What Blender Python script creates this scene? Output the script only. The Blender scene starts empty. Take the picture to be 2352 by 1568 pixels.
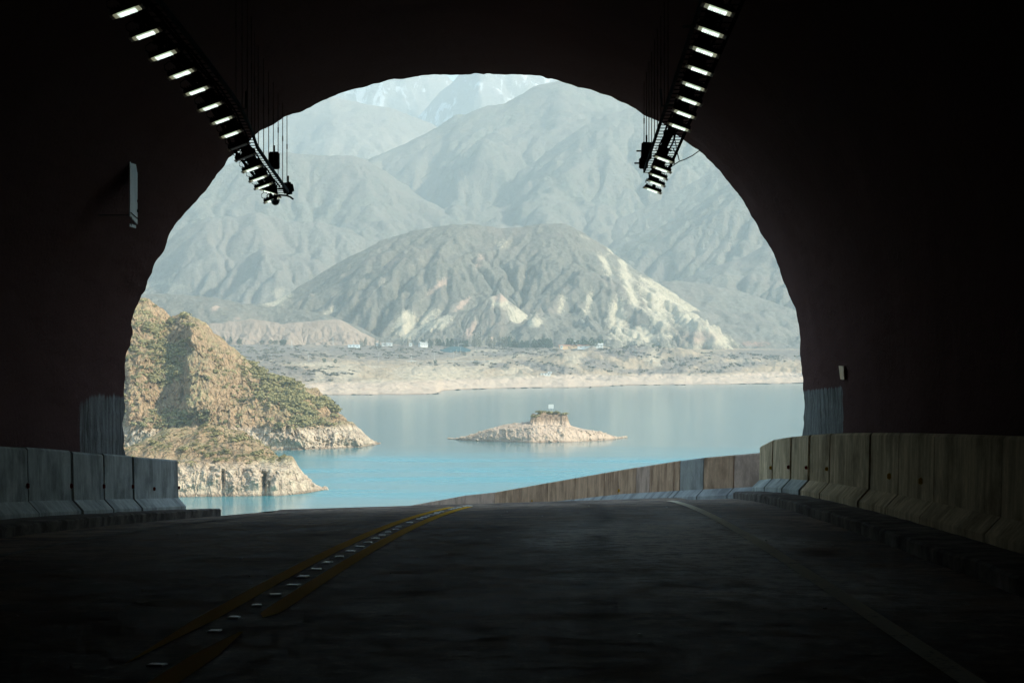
import bpy, bmesh, math, random
import numpy as np
from mathutils import Vector, Matrix
R = math.radians
random.seed(7)
rng = np.random.default_rng(11)
scene = bpy.context.scene
COL = scene.collection

# ------------------------------------------------------------------ camera, sky, sun
F = 4573.0                 # focal length in units of a 2352-wide picture
CX, CY = 1176.0, 784.0
EYE = 60.0                 # camera height over the lake (m)
cam = bpy.data.cameras.new('camera')
cam.lens = 70.0; cam.sensor_width = 36.0
cam.clip_start = 0.3; cam.clip_end = 60000
camo = bpy.data.objects.new('camera', cam); COL.objects.link(camo)
camo.location = (0, 0, EYE); camo.rotation_euler = (R(90), 0, 0)
scene.camera = camo

SUN_EL, SUN_AZ = 35.0, 110.0       # azimuth clockwise from the view direction
w = bpy.data.worlds.new('World'); scene.world = w; w.use_nodes = True
wn = w.node_tree.nodes; wl = w.node_tree.links; wn.clear()
sky = wn.new('ShaderNodeTexSky'); sky.sky_type = 'NISHITA'; sky.sun_disc = False
sky.sun_elevation = R(SUN_EL); sky.sun_rotation = R(SUN_AZ); sky.altitude = 1400
sky.air_density = 1.0; sky.dust_density = 1.0; sky.ozone_density = 1.5
bg = wn.new('ShaderNodeBackground'); bg.inputs['Strength'].default_value = 0.15
wo = wn.new('ShaderNodeOutputWorld')
tint = wn.new('ShaderNodeMix'); tint.data_type = 'RGBA'; tint.blend_type = 'MULTIPLY'; tint.inputs[0].default_value = 1
tint.inputs[7].default_value = (1.0, .965, .89, 1)          # dusty, slightly warm air
wl.new(sky.outputs[0], tint.inputs[6]); wl.new(tint.outputs[2], bg.inputs[0]); wl.new(bg.outputs[0], wo.inputs[0])
sl = bpy.data.lights.new('sun', 'SUN'); sl.energy = 3.7; sl.angle = R(0.5); sl.color = (1.0, 0.905, 0.73)
so = bpy.data.objects.new('sun', sl); COL.objects.link(so)
sd = Vector((math.sin(R(SUN_AZ))*math.cos(R(SUN_EL)), math.cos(R(SUN_AZ))*math.cos(R(SUN_EL)), math.sin(R(SUN_EL))))
so.rotation_euler = sd.to_track_quat('Z', 'Y').to_euler()
so.location = (100, -100, 200)
vs = scene.view_settings
vs.view_transform = 'Standard'; vs.look = 'None'; vs.gamma = 1.0; vs.exposure = 1.14; vs.use_curve_mapping = False
scene.cycles.volume_bounces = 1
scene.cycles.max_bounces = 8; scene.cycles.diffuse_bounces = 5
scene.cycles.use_denoising = True
scene.cycles.sample_clamp_indirect = 2.0

# ------------------------------------------------------------------ noise in numpy
def _hash(ix, iy, iz, seed):
    h = (ix.astype(np.int64)*374761393 + iy.astype(np.int64)*668265263 + iz.astype(np.int64)*2147483647 + seed*1442695041) & 0xffffffff
    h = (h ^ (h >> 13)) * 1274126177 & 0xffffffff
    h = (h ^ (h >> 16)) * 2246822519 & 0xffffffff
    return ((h ^ (h >> 15)) & 0xffffff) / float(0xffffff)*2-1
def vnoise(x, y, z=None, seed=0):
    x = np.asarray(x, float); y = np.asarray(y, float)
    z = np.zeros_like(x) if z is None else np.asarray(z, float)
    x0 = np.floor(x); y0 = np.floor(y); z0 = np.floor(z)
    fx = x-x0; fy = y-y0; fz = z-z0
    fx = fx*fx*fx*(fx*(fx*6-15)+10); fy = fy*fy*fy*(fy*(fy*6-15)+10); fz = fz*fz*(3-2*fz)
    r = 0
    for dz in (0, 1):
        wz = fz if dz else 1-fz
        for dy in (0, 1):
            wy = fy if dy else 1-fy
            for dx in (0, 1):
                wx = fx if dx else 1-fx
                r = r + _hash(x0+dx, y0+dy, z0+dz, seed)*wx*wy*wz
    return r
def fbm(x, y, z=None, oct=5, seed=0, gain=.5, lac=2.03):
    z = np.zeros_like(np.asarray(x, float)) if z is None else z
    a, s, r = 1.0, 1.0, 0
    for k in range(oct):
        r = r + a*vnoise(x*s+k*17.3, y*s-k*9.1, z*s+k*5.7, seed+k); a *= gain; s *= lac
    return r
def ridged(x, y, z=None, oct=5, seed=0, gain=.5, lac=2.03):
    z = np.zeros_like(np.asarray(x, float)) if z is None else z
    a, s, r, t = 1.0, 1.0, 0, 0
    for k in range(oct):
        r = r + a*(1-np.abs(vnoise(x*s+k*11.3, y*s-k*7.1, z*s, seed+k))*2); t += a; a *= gain; s *= lac
    return r/t
def sstep(a, b, x):
    t = np.clip((x-a)/(b-a), 0, 1); return t*t*(3-2*t)

# ------------------------------------------------------------------ object helpers
def tag(o, label=None, cat=None, group=None, kind=None):
    if label: o['label'] = label
    if cat: o['category'] = cat
    if group: o['group'] = group
    if kind: o['kind'] = kind
    return o
def empty(name, loc=(0, 0, 0), rot=(0, 0, 0)):
    o = bpy.data.objects.new(name, None); COL.objects.link(o); o.location = loc; o.rotation_euler = rot
    o.empty_display_size = 0.2
    return o
def link(name, me, mat=None, parent=None):
    o = bpy.data.objects.new(name, me); COL.objects.link(o)
    if mat is not None:
        for m in (mat if isinstance(mat, (list, tuple)) else [mat]): me.materials.append(m)
    if parent is not None: o.parent = parent
    return o
def copy_tree(o, parent=None):
    c = o.copy(); COL.objects.link(c)
    if parent is not None: c.parent = parent
    for ch in [q for q in bpy.data.objects if q.parent == o]: copy_tree(ch, c)
    return c
class MB:
    def __init__(s): s.v = []; s.f = []; s.m = []
    def add(s, vs, fs, mi=0):
        b = len(s.v); s.v += [tuple(v) for v in vs]; s.f += [tuple(i+b for i in f) for f in fs]; s.m += [mi]*len(fs)
    def box(s, c, d, rot=None, mi=0, ch=0.0):
        x, y, z = [q/2 for q in d]
        if ch > 0:
            bm = bmesh.new(); bmesh.ops.create_cube(bm, size=1, matrix=Matrix.Diagonal((d[0], d[1], d[2], 1)))
            bmesh.ops.bevel(bm, geom=bm.edges[:], offset=ch, segments=2, affect='EDGES')
            vs = [v.co.copy() for v in bm.verts]; fs = [[v.index for v in f.verts] for f in bm.faces]; bm.free()
        else:
            vs = [Vector((a*x, b*y, e*z)) for a in (-1, 1) for b in (-1, 1) for e in (-1, 1)]
            fs = [(0, 1, 3, 2), (4, 6, 7, 5), (0, 4, 5, 1), (2, 3, 7, 6), (0, 2, 6, 4), (1, 5, 7, 3)]
        if rot is not None: vs = [rot @ v for v in vs]
        s.add([v+Vector(c) for v in vs], fs, mi); return s
    def bar(s, a, b, r, n=6, mi=0, r2=None):
        a = Vector(a); b = Vector(b); d = (b-a)
        q = d.to_track_quat('Z', 'Y').to_matrix(); r2 = r if r2 is None else r2
        vs = []
        for P, rr in ((a, r), (b, r2)):
            for i in range(n):
                t = 2*math.pi*i/n; vs.append(P+q @ Vector((rr*math.cos(t), rr*math.sin(t), 0)))
        fs = [(i, (i+1) % n, n+(i+1) % n, n+i) for i in range(n)] + [tuple(range(n))[::-1], tuple(range(n, 2*n))]
        s.add(vs, fs, mi); return s
    def tube(s, pts, r, n=6, mi=0):
        pts = [Vector(p) for p in pts]; vs = []
        for k, P in enumerate(pts):
            d = (pts[min(k+1, len(pts)-1)]-pts[max(k-1, 0)]); q = d.to_track_quat('Z', 'Y').to_matrix()
            for i in range(n):
                t = 2*math.pi*i/n; vs.append(P+q @ Vector((r*math.cos(t), r*math.sin(t), 0)))
        fs = [(k*n+i, k*n+(i+1) % n, (k+1)*n+(i+1) % n, (k+1)*n+i) for k in range(len(pts)-1) for i in range(n)]
        fs += [tuple(range(n))[::-1], tuple(range((len(pts)-1)*n, len(pts)*n))]
        s.add(vs, fs, mi); return s
    def prism(s, poly, y0, y1, mi=0):      # poly of (x,z) extruded along y
        n = len(poly)
        vs = [(x, y0, z) for x, z in poly]+[(x, y1, z) for x, z in poly]
        s.add(vs, [tuple(range(n)), tuple(range(2*n-1, n-1, -1))]+[(i, n+i, n+(i+1) % n, (i+1) % n) for i in range(n)], mi); return s
    def mesh(s, name, smooth=False):
        me = bpy.data.meshes.new(name); me.from_pydata(s.v, [], s.f)
        me.polygons.foreach_set('material_index', s.m)
        if smooth: me.polygons.foreach_set('use_smooth', [True]*len(s.f))
        me.update()
        bm = bmesh.new(); bm.from_mesh(me); bmesh.ops.recalc_face_normals(bm, faces=bm.faces); bm.to_mesh(me); bm.free()
        return me
    def build(s, name, mat, parent=None, smooth=False): return link(name, s.mesh(name, smooth), mat, parent)
def grid_mesh(name, X, Y, Z, mat, smooth=True, attrs=None, flip=False):
    n, m = X.shape
    co = np.stack([X, Y, Z], -1).reshape(-1, 3)
    idx = np.arange(n*m).reshape(n, m)
    q = np.stack([idx[:-1, :-1], idx[:-1, 1:], idx[1:, 1:], idx[1:, :-1]], -1).reshape(-1, 4)
    if flip: q = q[:, ::-1]
    me = bpy.data.meshes.new(name)
    me.vertices.add(n*m); me.vertices.foreach_set('co', co.ravel())
    me.loops.add(q.size); me.loops.foreach_set('vertex_index', q.ravel().astype(np.int32))
    me.polygons.add(len(q)); me.polygons.foreach_set('loop_start', np.arange(0, q.size, 4, dtype=np.int32))
    me.polygons.foreach_set('loop_total', np.full(len(q), 4, dtype=np.int32))
    me.polygons.foreach_set('use_smooth', np.full(len(q), smooth))
    me.update(calc_edges=True)
    for k, a in (attrs or {}).items():
        at = me.attributes.new(k, 'FLOAT', 'POINT'); at.data.foreach_set('value', a.ravel().astype(np.float32))
    o = bpy.data.objects.new(name, me); COL.objects.link(o); me.materials.append(mat)
    return o

# ------------------------------------------------------------------ material helpers
class NT:
    def __init__(s, name):
        s.m = bpy.data.materials.new(name); s.m.use_nodes = True; s.t = s.m.node_tree; s.n = s.t.nodes; s.l = s.t.links
        s.p = s.n['Principled BSDF']; s.out = s.n['Material Output']
    def N(s, typ, **k):
        o = s.n.new(typ)
        for a, b in k.items(): setattr(o, a, b)
        return o
    def put(s, sock, v):
        if hasattr(v, 'is_output') or isinstance(v, bpy.types.NodeSocket): s.l.new(v, sock)
        else:
            if isinstance(v, tuple) and len(v) == 3 and sock.type == 'RGBA': v = (*v, 1)
            sock.default_value = v
    def coord(s, scale=(1, 1, 1), kind='obj'):
        if kind == 'obj': c = s.N('ShaderNodeTexCoord').outputs['Object']
        else: c = s.N('ShaderNodeNewGeometry').outputs['Position']
        m = s.N('ShaderNodeMapping'); s.l.new(c, m.inputs[0]); m.inputs['Scale'].default_value = scale
        return m.outputs[0]
    def noise(s, vec, scale, detail=5, rough=.55, dist=0.0, ridged=False):
        n = s.N('ShaderNodeTexNoise'); s.l.new(vec, n.inputs['Vector'])
        if ridged: n.noise_type = 'RIDGED_MULTIFRACTAL'
        n.inputs['Scale'].default_value = scale; n.inputs['Detail'].default_value = detail
        n.inputs['Roughness'].default_value = rough; n.inputs['Distortion'].default_value = dist
        return n.outputs[0]
    def ramp(s, v, a, b, lo=0.0, hi=1.0):
        r = s.N('ShaderNodeMapRange'); r.clamp = True; s.l.new(v, r.inputs[0])
        for i, q in zip((1, 2, 3, 4), (a, b, lo, hi)): r.inputs[i].default_value = q
        return r.outputs[0]
    def math(s, op, a, b=None, c=None):
        m = s.N('ShaderNodeMath', operation=op)
        for i, q in enumerate((a, b, c)):
            if q is not None: s.put(m.inputs[i], q)
        return m.outputs[0]
    def mix(s, f, a, b, blend='MIX'):
        m = s.N('ShaderNodeMix'); m.data_type = 'RGBA'; m.blend_type = blend
        s.put(m.inputs[0], f); s.put(m.inputs[6], a); s.put(m.inputs[7], b); return m.outputs[2]
    def attr(s, name): a = s.N('ShaderNodeAttribute'); a.attribute_name = name; return a.outputs['Fac']
    def bump(s, h, strength=.3, dist=.05):
        b = s.N('ShaderNodeBump'); s.l.new(h, b.inputs['Height']); b.inputs['Strength'].default_value = strength
        b.inputs['Distance'].default_value = dist; s.l.new(b.outputs[0], s.p.inputs['Normal']); return b
    def set(s, col=None, rough=None, metal=None, spec=None):
        if col is not None: s.put(s.p.inputs['Base Color'], col)
        if rough is not None: s.put(s.p.inputs['Roughness'], rough)
        if metal is not None: s.p.inputs['Metallic'].default_value = metal
        if spec is not None: s.p.inputs['Specular IOR Level'].default_value = spec
        return s.m
def plain(name, col, rough=.6, metal=0, var=.25, sc=8, spec=.12):
    n = NT(name); c = n.coord()
    f = n.noise(c, sc, 4)
    d = tuple(x*(1-var) for x in col); b = tuple(min(1, x*(1+var*.6)) for x in col)
    return n.set(n.mix(f, d, b), rough, metal, spec)

# ---- concrete (barriers): cast board streaks, stains, paint patches
def concrete(name, c_hi, c_lo, patch=None):
    n = NT(name); c = n.coord((1, 1, 1)); oi = n.N('ShaderNodeObjectInfo').outputs['Random']
    off = n.N('ShaderNodeVectorMath', operation='ADD'); n.l.new(c, off.inputs[0])
    cx = n.N('ShaderNodeCombineXYZ'); n.l.new(n.math('MULTIPLY', oi, 37.0), cx.inputs[0]); n.l.new(n.math('MULTIPLY', oi, 91.0), cx.inputs[1]); n.l.new(cx.outputs[0], off.inputs[1])
    c = off.outputs[0]
    st = n.N('ShaderNodeMapping'); n.l.new(c, st.inputs[0]); st.inputs['Scale'].default_value = (2.6, 2.6, .42)
    s1 = n.noise(st.outputs[0], 1.6, 7, .78)
    s2 = n.noise(c, 1.3, 6, .65); s3 = n.noise(c, 14, 4, .6)
    f = n.ramp(s1, .36, .64); col = n.mix(f, c_lo, c_hi)
    col = n.mix(n.ramp(s2, .46, .62, 0, .6), col, tuple(x*.35 for x in c_lo))
    col = n.mix(n.ramp(s3, .42, .62, 0, .45), col, tuple(x*.6 for x in c_hi))
    if patch: col = n.mix(n.ramp(oi, .3, .9, 0, .6), col, patch)
    n.bump(n.math('ADD', s1, s3), .25, .01)
    return n.set(col, .95, spec=0)
M = {}
M['conc_cool'] = concrete('pale_concrete', (.66, .69, .64), (.34, .36, .335))
M['conc_warm'] = concrete('tan_concrete', (.88, .70, .46), (.38, .285, .18))
M['conc_out'] = concrete('weathered_concrete', (.74, .50, .33), (.36, .22, .15))
M['conc_grey'] = concrete('grey_concrete', (.42, .42, .39), (.33, .33, .31))
M['conc_pink'] = concrete('pinkish_concrete', (.66, .48, .38), (.56, .40, .31))
M['conc_apron'] = concrete('apron_concrete', (.52, .54, .53), (.34, .35, .35))
M['joint'] = plain('joint_filler', (.02, .018, .016), .9)
M['steel'] = plain('dull_steel', (.20, .21, .21), .55, .4, .3, 12)
M['dark_steel'] = plain('dark_steel', (.012, .0115, .011), .9, 0, .3, 12, 0)
M['rail'] = plain('grey_rail', (.07, .078, .082), .8, 0, .8, 1.5, 0)
M['black'] = plain('black_plastic', (.012, .012, .012), .8, 0, .3, 12, 0)
M['cable'] = plain('black_cable', (.008, .008, .008), .9, spec=0)
M['rust'] = plain('rusty_rod', (.09, .05, .035), .8)
M['red_refl'] = plain('red_reflector', (.20, .018, .012), .35)
M['yel_refl'] = plain('yellow_reflector', (.75, .42, .02), .35)
M['tan_plate'] = plain('tan_plate', (.88, .62, .36), .5, 0, .15, 10)
M['lamp_end'] = plain('lamp_end_tan', (.55, .42, .27), .5, 0, .2, 20)
M['white_paint'] = plain('white_paint', (.75, .78, .74), .6, 0, .12, 1)
M['sign_grey'] = plain('panel_grey', (.78, .86, .86), .5, 0, .12, 3)
M['roof_red'] = plain('terracotta', (.42, .20, .12), .8, 0, .3, 1)
M['roof_grey'] = plain('grey_roof', (.40, .42, .40), .8, 0, .2, 1)
M['window'] = plain('dark_window', (.03, .04, .05), .2)
M['pole'] = plain('pale_pole', (.62, .64, .60), .6, 0, .2, 1)
M['stud'] = plain('white_stud', (.80, .78, .70), .45, 0, .2, 30, .3)
def emis(name, col, e):
    n = NT(name); n.set((.5, .5, .5), .4)
    r_ = n.N('ShaderNodeObjectInfo').outputs['Random']; n.put(n.p.inputs['Emission Strength'], n.ramp(r_, 0, 1, e*.7, e*1.25)); n.p.inputs['Emission Color'].default_value = (*col, 1); pass
    return n.m
M['led'] = emis('lit_led', (.84, 1.0, .90), .62)
M['led_gap'] = emis('lit_led_rib', (.60, .75, .50), .26)
M['led_end'] = emis('lens_end_glow', (.62, .64, .42), .13)
M['led_off'] = plain('unlit_lens', (.55, .46, .40), .4, 0, .1, 20)

# ------------------------------------------------------------------ tunnel frame
AX, AZ = 134.0/F, -172.0/F
def T(X, z, H): return Vector((X+AX*z, z, EYE+H+AZ*z))
rz = [42, 43.2, 53, 66, 78, 86, 102, 112, 140, 170]
rd = [3.30, 3.41, 4.27, 5.54, 6.76, 7.5, 9.2, 10.22, 13.4, 17.2]
def drop0(z):           # road surface below the camera, on the lane axis
    z = np.asarray(z, float)
    a = 1.22 - AZ*z + 7.6e-4*np.maximum(z-14, 0)**2
    b = np.interp(z, rz, rd)+.06
    t = sstep(39, 46, z)
    return a*(1-t)+b*t
def drop(z, X): return drop0(z) - .03*X*sstep(15, 36, np.asarray(z, float))
def roadz(z, X): return float(EYE-drop(z, X))
BX_z = [36.5, 38, 40.5, 43.2, 53, 66, 78, 86, 102, 112, 140, 170]
BX_x = [4.85, 4.79, 3.95, 3.64, 3.0, 1.28, -.56, -1.9, -4.8, -6.3, -11.5, -18]
BX_t = [1.98, 2.12, 2.36, 2.59, 3.41, 4.68, 5.9, 6.64, 8.34, 9.36, 12.55, 16.35]
KERB_R, KERB_L = 3.05, -6.05
def right_w(z):    # world x of the road's right edge
    z = np.asarray(z, float); a = KERB_R+AX*z; b = np.interp(z, BX_z, BX_x)-.12
    t = sstep(39, 44, z); return a*(1-t)+b*t+.25*sstep(37, 40, z)*(1-t)+.10*(1-t)
def left_w(z):
    z = np.asarray(z, float); a = KERB_L-.10*(z < 34)+AX*z; b = np.interp(z, BX_z, BX_x)-10.2
    t = sstep(38, 60, z); return a*(1-t)+b*t

# road
def asphalt():
    n = NT('worn_asphalt'); c = n.coord((1, 1, 1))
    tr = n.N('ShaderNodeMapping'); n.l.new(c, tr.inputs[0]); tr.inputs['Scale'].default_value = (1, .8, 1)
    a = n.noise(c, 40, 4, .85); b = n.noise(c, .35, 8, .72, .8); d = n.noise(tr.outputs[0], 1.6, 8, .8, .3)
    x = n.noise(tr.outputs[0], 5.0, 7, .8)
    col = n.mix(n.ramp(b, .42, .58), (.15, .10, .075), (.40, .29, .21))
    col = n.mix(n.ramp(d, .46, .54, 0, .8), col, (.06, .042, .032))
    col = n.mix(n.ramp(x, .56, .66, 0, .5), col, (.55, .43, .32))
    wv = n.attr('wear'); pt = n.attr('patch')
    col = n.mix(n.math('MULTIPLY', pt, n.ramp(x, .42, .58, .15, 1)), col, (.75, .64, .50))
    cr = n.noise(c, 2.6, 8, .85, 1.5); col = n.mix(n.ramp(n.math('ABSOLUTE', n.math('SUBTRACT', cr, .5)), 0, .006, .6, 0), col, (.012, .01, .009))
    col = n.mix(n.math('MULTIPLY', wv, .85), col, (.012, .011, .010))
    col = n.mix(n.ramp(a, .45, .7, 0, .25), col, (.16, .13, .105))
    n.bump(n.math('ADD', a, n.math('MULTIPLY', x, .6)), .6, .01)
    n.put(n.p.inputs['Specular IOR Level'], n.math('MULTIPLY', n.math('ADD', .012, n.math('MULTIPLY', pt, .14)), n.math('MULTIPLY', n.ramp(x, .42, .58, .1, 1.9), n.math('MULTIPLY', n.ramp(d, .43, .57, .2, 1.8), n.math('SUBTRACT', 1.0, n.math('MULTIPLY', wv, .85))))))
    n.set(col, .7); return n.m
M['asphalt'] = asphalt()
zz = np.concatenate([np.arange(-60, 4, 2.0), np.arange(4, 60, .25), np.arange(60, 171, 1.5)])
uu = np.linspace(0, 1, 60)
ZZ, UU = np.meshgrid(zz, uu, indexing='ij')
WX = left_w(ZZ)*(1-UU)+right_w(ZZ)*UU
TX = WX-AX*ZZ
RZ = EYE-(drop0(ZZ)-.03*(WX-right_w(ZZ)+KERB_R)*sstep(15, 36, ZZ))
RZ = np.where(ZZ < 38, EYE-drop(ZZ, TX), RZ)
wear = np.zeros_like(TX)
cen = np.interp(zz, [0, 16, 22, 26, 30, 34, 38, 45, 170], [.25, .22, .30, .45, .33, .42, .1, -.3, -6])[:, None]
for off, wd, s in ((.0, .16, 1.0), (1.45, .28, .35), (-1.35, .25, .25), (-3.0, .3, .3), (-4.5, .3, .3)):
    wear += s*np.exp(-((TX-cen-off)/wd)**2)
wear *= .6+.5*fbm(TX*1.5, ZZ*.5, seed=5, oct=3)
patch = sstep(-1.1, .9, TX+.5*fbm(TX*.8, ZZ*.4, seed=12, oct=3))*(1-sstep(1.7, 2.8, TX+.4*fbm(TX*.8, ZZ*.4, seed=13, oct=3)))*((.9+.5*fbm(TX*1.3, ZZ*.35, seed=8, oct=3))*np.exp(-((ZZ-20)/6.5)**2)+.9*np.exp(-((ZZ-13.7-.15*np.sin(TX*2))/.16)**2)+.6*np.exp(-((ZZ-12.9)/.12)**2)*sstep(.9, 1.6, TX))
patch += .18*sstep(24, 40, ZZ)*sstep(-3.5, 1, TX)  # sheen towards the crest, put in as paler colour and more specular
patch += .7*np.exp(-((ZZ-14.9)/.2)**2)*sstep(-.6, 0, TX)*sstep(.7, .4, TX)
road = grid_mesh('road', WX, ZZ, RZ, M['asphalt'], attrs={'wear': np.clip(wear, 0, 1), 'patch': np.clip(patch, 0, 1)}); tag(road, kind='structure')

# painted lines
def paint(name, col, worn):
    n = NT(name); c = n.coord(); a = n.noise(c, 26, 5, .75); b = n.noise(c, 2.2, 5, .7)
    f = n.ramp(n.math('ADD', n.math('MULTIPLY', a, .5), n.math('MULTIPLY', b, .5)), worn-.06, worn+.06)
    return n.set(n.mix(f, (.09, .066, .05), n.mix(a, tuple(q*.8 for q in col), col)), .9, spec=.006)
M['yellow'] = paint('yellow_road_paint', (.98, .53, .04), .27)
M['white_line'] = paint('worn_white_paint', (.85, .76, .56), .40); M['white_line'].node_tree.nodes['Principled BSDF'].inputs['Specular IOR Level'].default_value = .03
M['pale_line'] = paint('thin_white_paint', (.30, .29, .25), .50)
def line(name, Xc, wd, z0, z1, mat, taper0=0, taper1=0, label=None):
    zs = np.arange(z0, z1+.01, .25 if z1 < 60 else .5); vs, fs = [], []
    for i, z in enumerate(zs):
        h = wd/2
        if taper0: h *= min(1, (z-z0)/taper0+.02)
        if taper1: h *= min(1, (z1-z)/taper1+.02)
        s = float(sstep(38, 60, z)); 
        xw = (Xc+AX*z)*(1-s) + s*float(right_w(z)-KERB_R+Xc)
        for e in (-h, h):
            x = xw+e
            X = x-AX*z if z < 38 else x-float(right_w(z))+KERB_R
            vs.append((x, z, EYE-float(drop(z, X))+.006))
    fs = [(2*i, 2*i+1, 2*i+3, 2*i+2) for i in range(len(zs)-1)]
    mb = MB(); mb.add(vs, fs); o = mb.build(name, mat); tag(o, kind='structure'); return o
line('road_line', -2.19, .13, 9.8, 37, M['yellow'], taper0=2.2)
line('road_line', -1.86, .13, 12.05, 37, M['yellow'], taper0=.3)
line('road_line', -1.86, .14, 4.0, 11.45, M['yellow'], taper1=1.4)
line('road_line', 1.84, .13, 4, 37, M['white_line'])
line('road_line', -5.05, .11, 4, 40, M['pale_line'])

# raised studs between the yellow lines
mb = MB()
mb.add([(-.06, -.09, 0), (.06, -.09, 0), (.06, .09, 0), (-.06, .09, 0), (-.052, -.075, .007), (.052, -.075, .007), (.052, .075, .007), (-.052, .075, .007)],
       [(0, 3, 2, 1), (4, 5, 6, 7), (0, 1, 5, 4), (1, 2, 6, 5), (2, 3, 7, 6), (3, 0, 4, 7)])
stud_me = mb.mesh('road_stud'); stud_me.materials.append(M['stud'])
k = 0; z = 9.76
while z < 41:
    if abs(z-10.53) > .2 and (z < 16 or random.random() > .12):
        X = -2.02+random.uniform(-.02, .02)
        o = bpy.data.objects.new('road_stud', stud_me); COL.objects.link(o)
        o.location = (X+AX*z, z, roadz(z, X)+.003); o.rotation_euler = (math.atan(AZ), 0, random.uniform(-.2, .2))
        o.scale = (random.uniform(.55, .8), random.uniform(.5, .8), 1)
        tag(o, 'small white raised road stud between the two yellow centre lines', 'road stud', 'white studs between the double yellow lines')
    z += .77

# loose pale chips on the asphalt
mb = MB()
for _ in range(26):
    z = random.uniform(9, 34); X = random.uniform(-4.5, 2.9); s = random.uniform(.006, .016)
    mb.box((X+AX*z, z, roadz(z, X)+.004), (s*1.6, s, s*.6), Matrix.Rotation(random.uniform(0, 3), 3, 'Z'))
tag(mb.build('gravel', M['stud']), 'tiny pale stone chips scattered over the dark asphalt', 'gravel', kind='stuff')

# kerbed walkways
def kerbmat():
    n = NT('kerb_concrete'); c = n.coord(); a = n.noise(c, 3, 6, .7); b = n.noise(c, 20, 4, .7)
    col = n.mix(n.ramp(a, .4, .6), (.10, .088, .078), (.26, .23, .20))
    col = n.mix(n.ramp(a, .60, .70, 0, .8), col, (.36, .31, .27))
    n.bump(b, .5, .02); return n.set(col, .9, spec=.003)
M['kerb'] = kerbmat()
def walkway(name, Xa, Xb, z0, z1, kh=.13, roundend=True):
    zs = np.concatenate([np.arange(z0, 8, 2.0), np.arange(8, z1, .2), [z1]]); mb = MB(); vs = []
    inner = Xa if abs(Xa) < abs(Xb) else Xb
    sgn = 1 if Xb > Xa else -1
    for z in zs:
        e = float(fbm(np.array([z*1.7]), np.array([Xa]), seed=3, oct=3)[0])*.02
        X0 = Xa+e
        X0w = X0+.25*float(sstep(37, 40, z)) if sgn > 0 else X0
        for X, dz in ((X0w, -.3), (X0w, kh-.02+e*.4), (X0w+sgn*.03, kh+e*.3), (Xb, kh), (Xb, -.6)):
            vs.append(T(X, z, 0)[:2]+(roadz(z, X)+dz,))
    n = 5; fs = [(i*n+j, (i+1)*n+j, (i+1)*n+j+1, i*n+j+1) for i in range(len(zs)-1) for j in range(n-1)]
    fs += [tuple(range(n)), tuple(range((len(zs)-1)*n, len(zs)*n))[::-1]]
    mb.add(vs, fs); o = mb.build(name, M['kerb']); tag(o, kind='structure')
walkway('sidewalk', KERB_R, 4.6, -60, 41.2)
walkway('sidewalk', KERB_L, -9.2, -60, 34.6)

# ------------------------------------------------------------------ concrete barriers
def barrier(pts, tops, bots, mat, apron, side, label, group, refl=None, gap=.012, closed=True, patches=()):
    """pts: face line (x,y) world; tops/bots heights; side=+1 the back lies to +x"""
    P = [Vector((p[0], p[1], 0)) for p in pts]
    o = empty('concrete_barrier', (P[0].x, P[0].y, bots[0])); O = Vector(o.location)
    d0 = (P[-1]-P[0]).normalized(); nrm = Vector((d0.y, -d0.x, 0))
    if nrm.x*side < 0: nrm = -nrm            # points to the back of the barrier
    P[0] = P[0]+d0*gap; P[-1] = P[-1]-d0*gap
    # profile: (outset to road, height fraction)
    def prof(h): return [(.0, h-.02), (.02, h), (.16, h), (.18, h-.02)]
    up, ap = MB(), MB(); vs, va = [], []
    for q, t, b in zip(P, tops, bots):
        h = t-b
        row = [(-.0, .24*h+.0), (.015, h-.03), (.04, h), (.17, h), (.2, h-.03), (.22, .0)]
        vs += [q+nrm*a+Vector((0, 0, b+z))-O for a, z in row]
        ra = [(.02, .26*h), (-.0, .25*h), (-.13, .10*h), (-.14, .085*h), (-.14, -.03), (.02, -.03)]
        va += [q+nrm*a+Vector((0, 0, b+z))-O for a, z in ra]
    m = len(P)
    for mbx, vv in ((up, vs), (ap, va)):
        n = 6; fs = [(i*n+j, (i+1)*n+j, (i+1)*n+(j+1) % n, i*n+(j+1) % n) for i in range(m-1) for j in range(n)]
        fs += [tuple(range(n)), tuple(range((m-1)*n, m*n))[::-1]]
        mbx.add(vv, fs)
    up.build('wall_panel', mat, o); ap.build('apron', apron, o)
    tag(o, label, 'barrier', group)
    if refl:
        for (t, hh, mname, sz) in refl:
            q = P[0].lerp(P[-1], t); b = bots[0]*(1-t)+bots[-1]*t
            r = MB(); c = q-nrm*.012+Vector((0, 0, b+hh))-O
            rot = Matrix.Rotation(math.atan2(d0.y, d0.x)-math.pi/2, 3, 'Z')
            r.box(c+Vector((0, 0, 0)), (.05, .012, sz), rot, ch=.003); r.box(c+d0*.01, (.02, .02, sz*1.3), rot)
            r.build('reflector', M[mname], o)
    return o
BAR_GR = 'concrete barriers lining the right side inside the tunnel'
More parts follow.
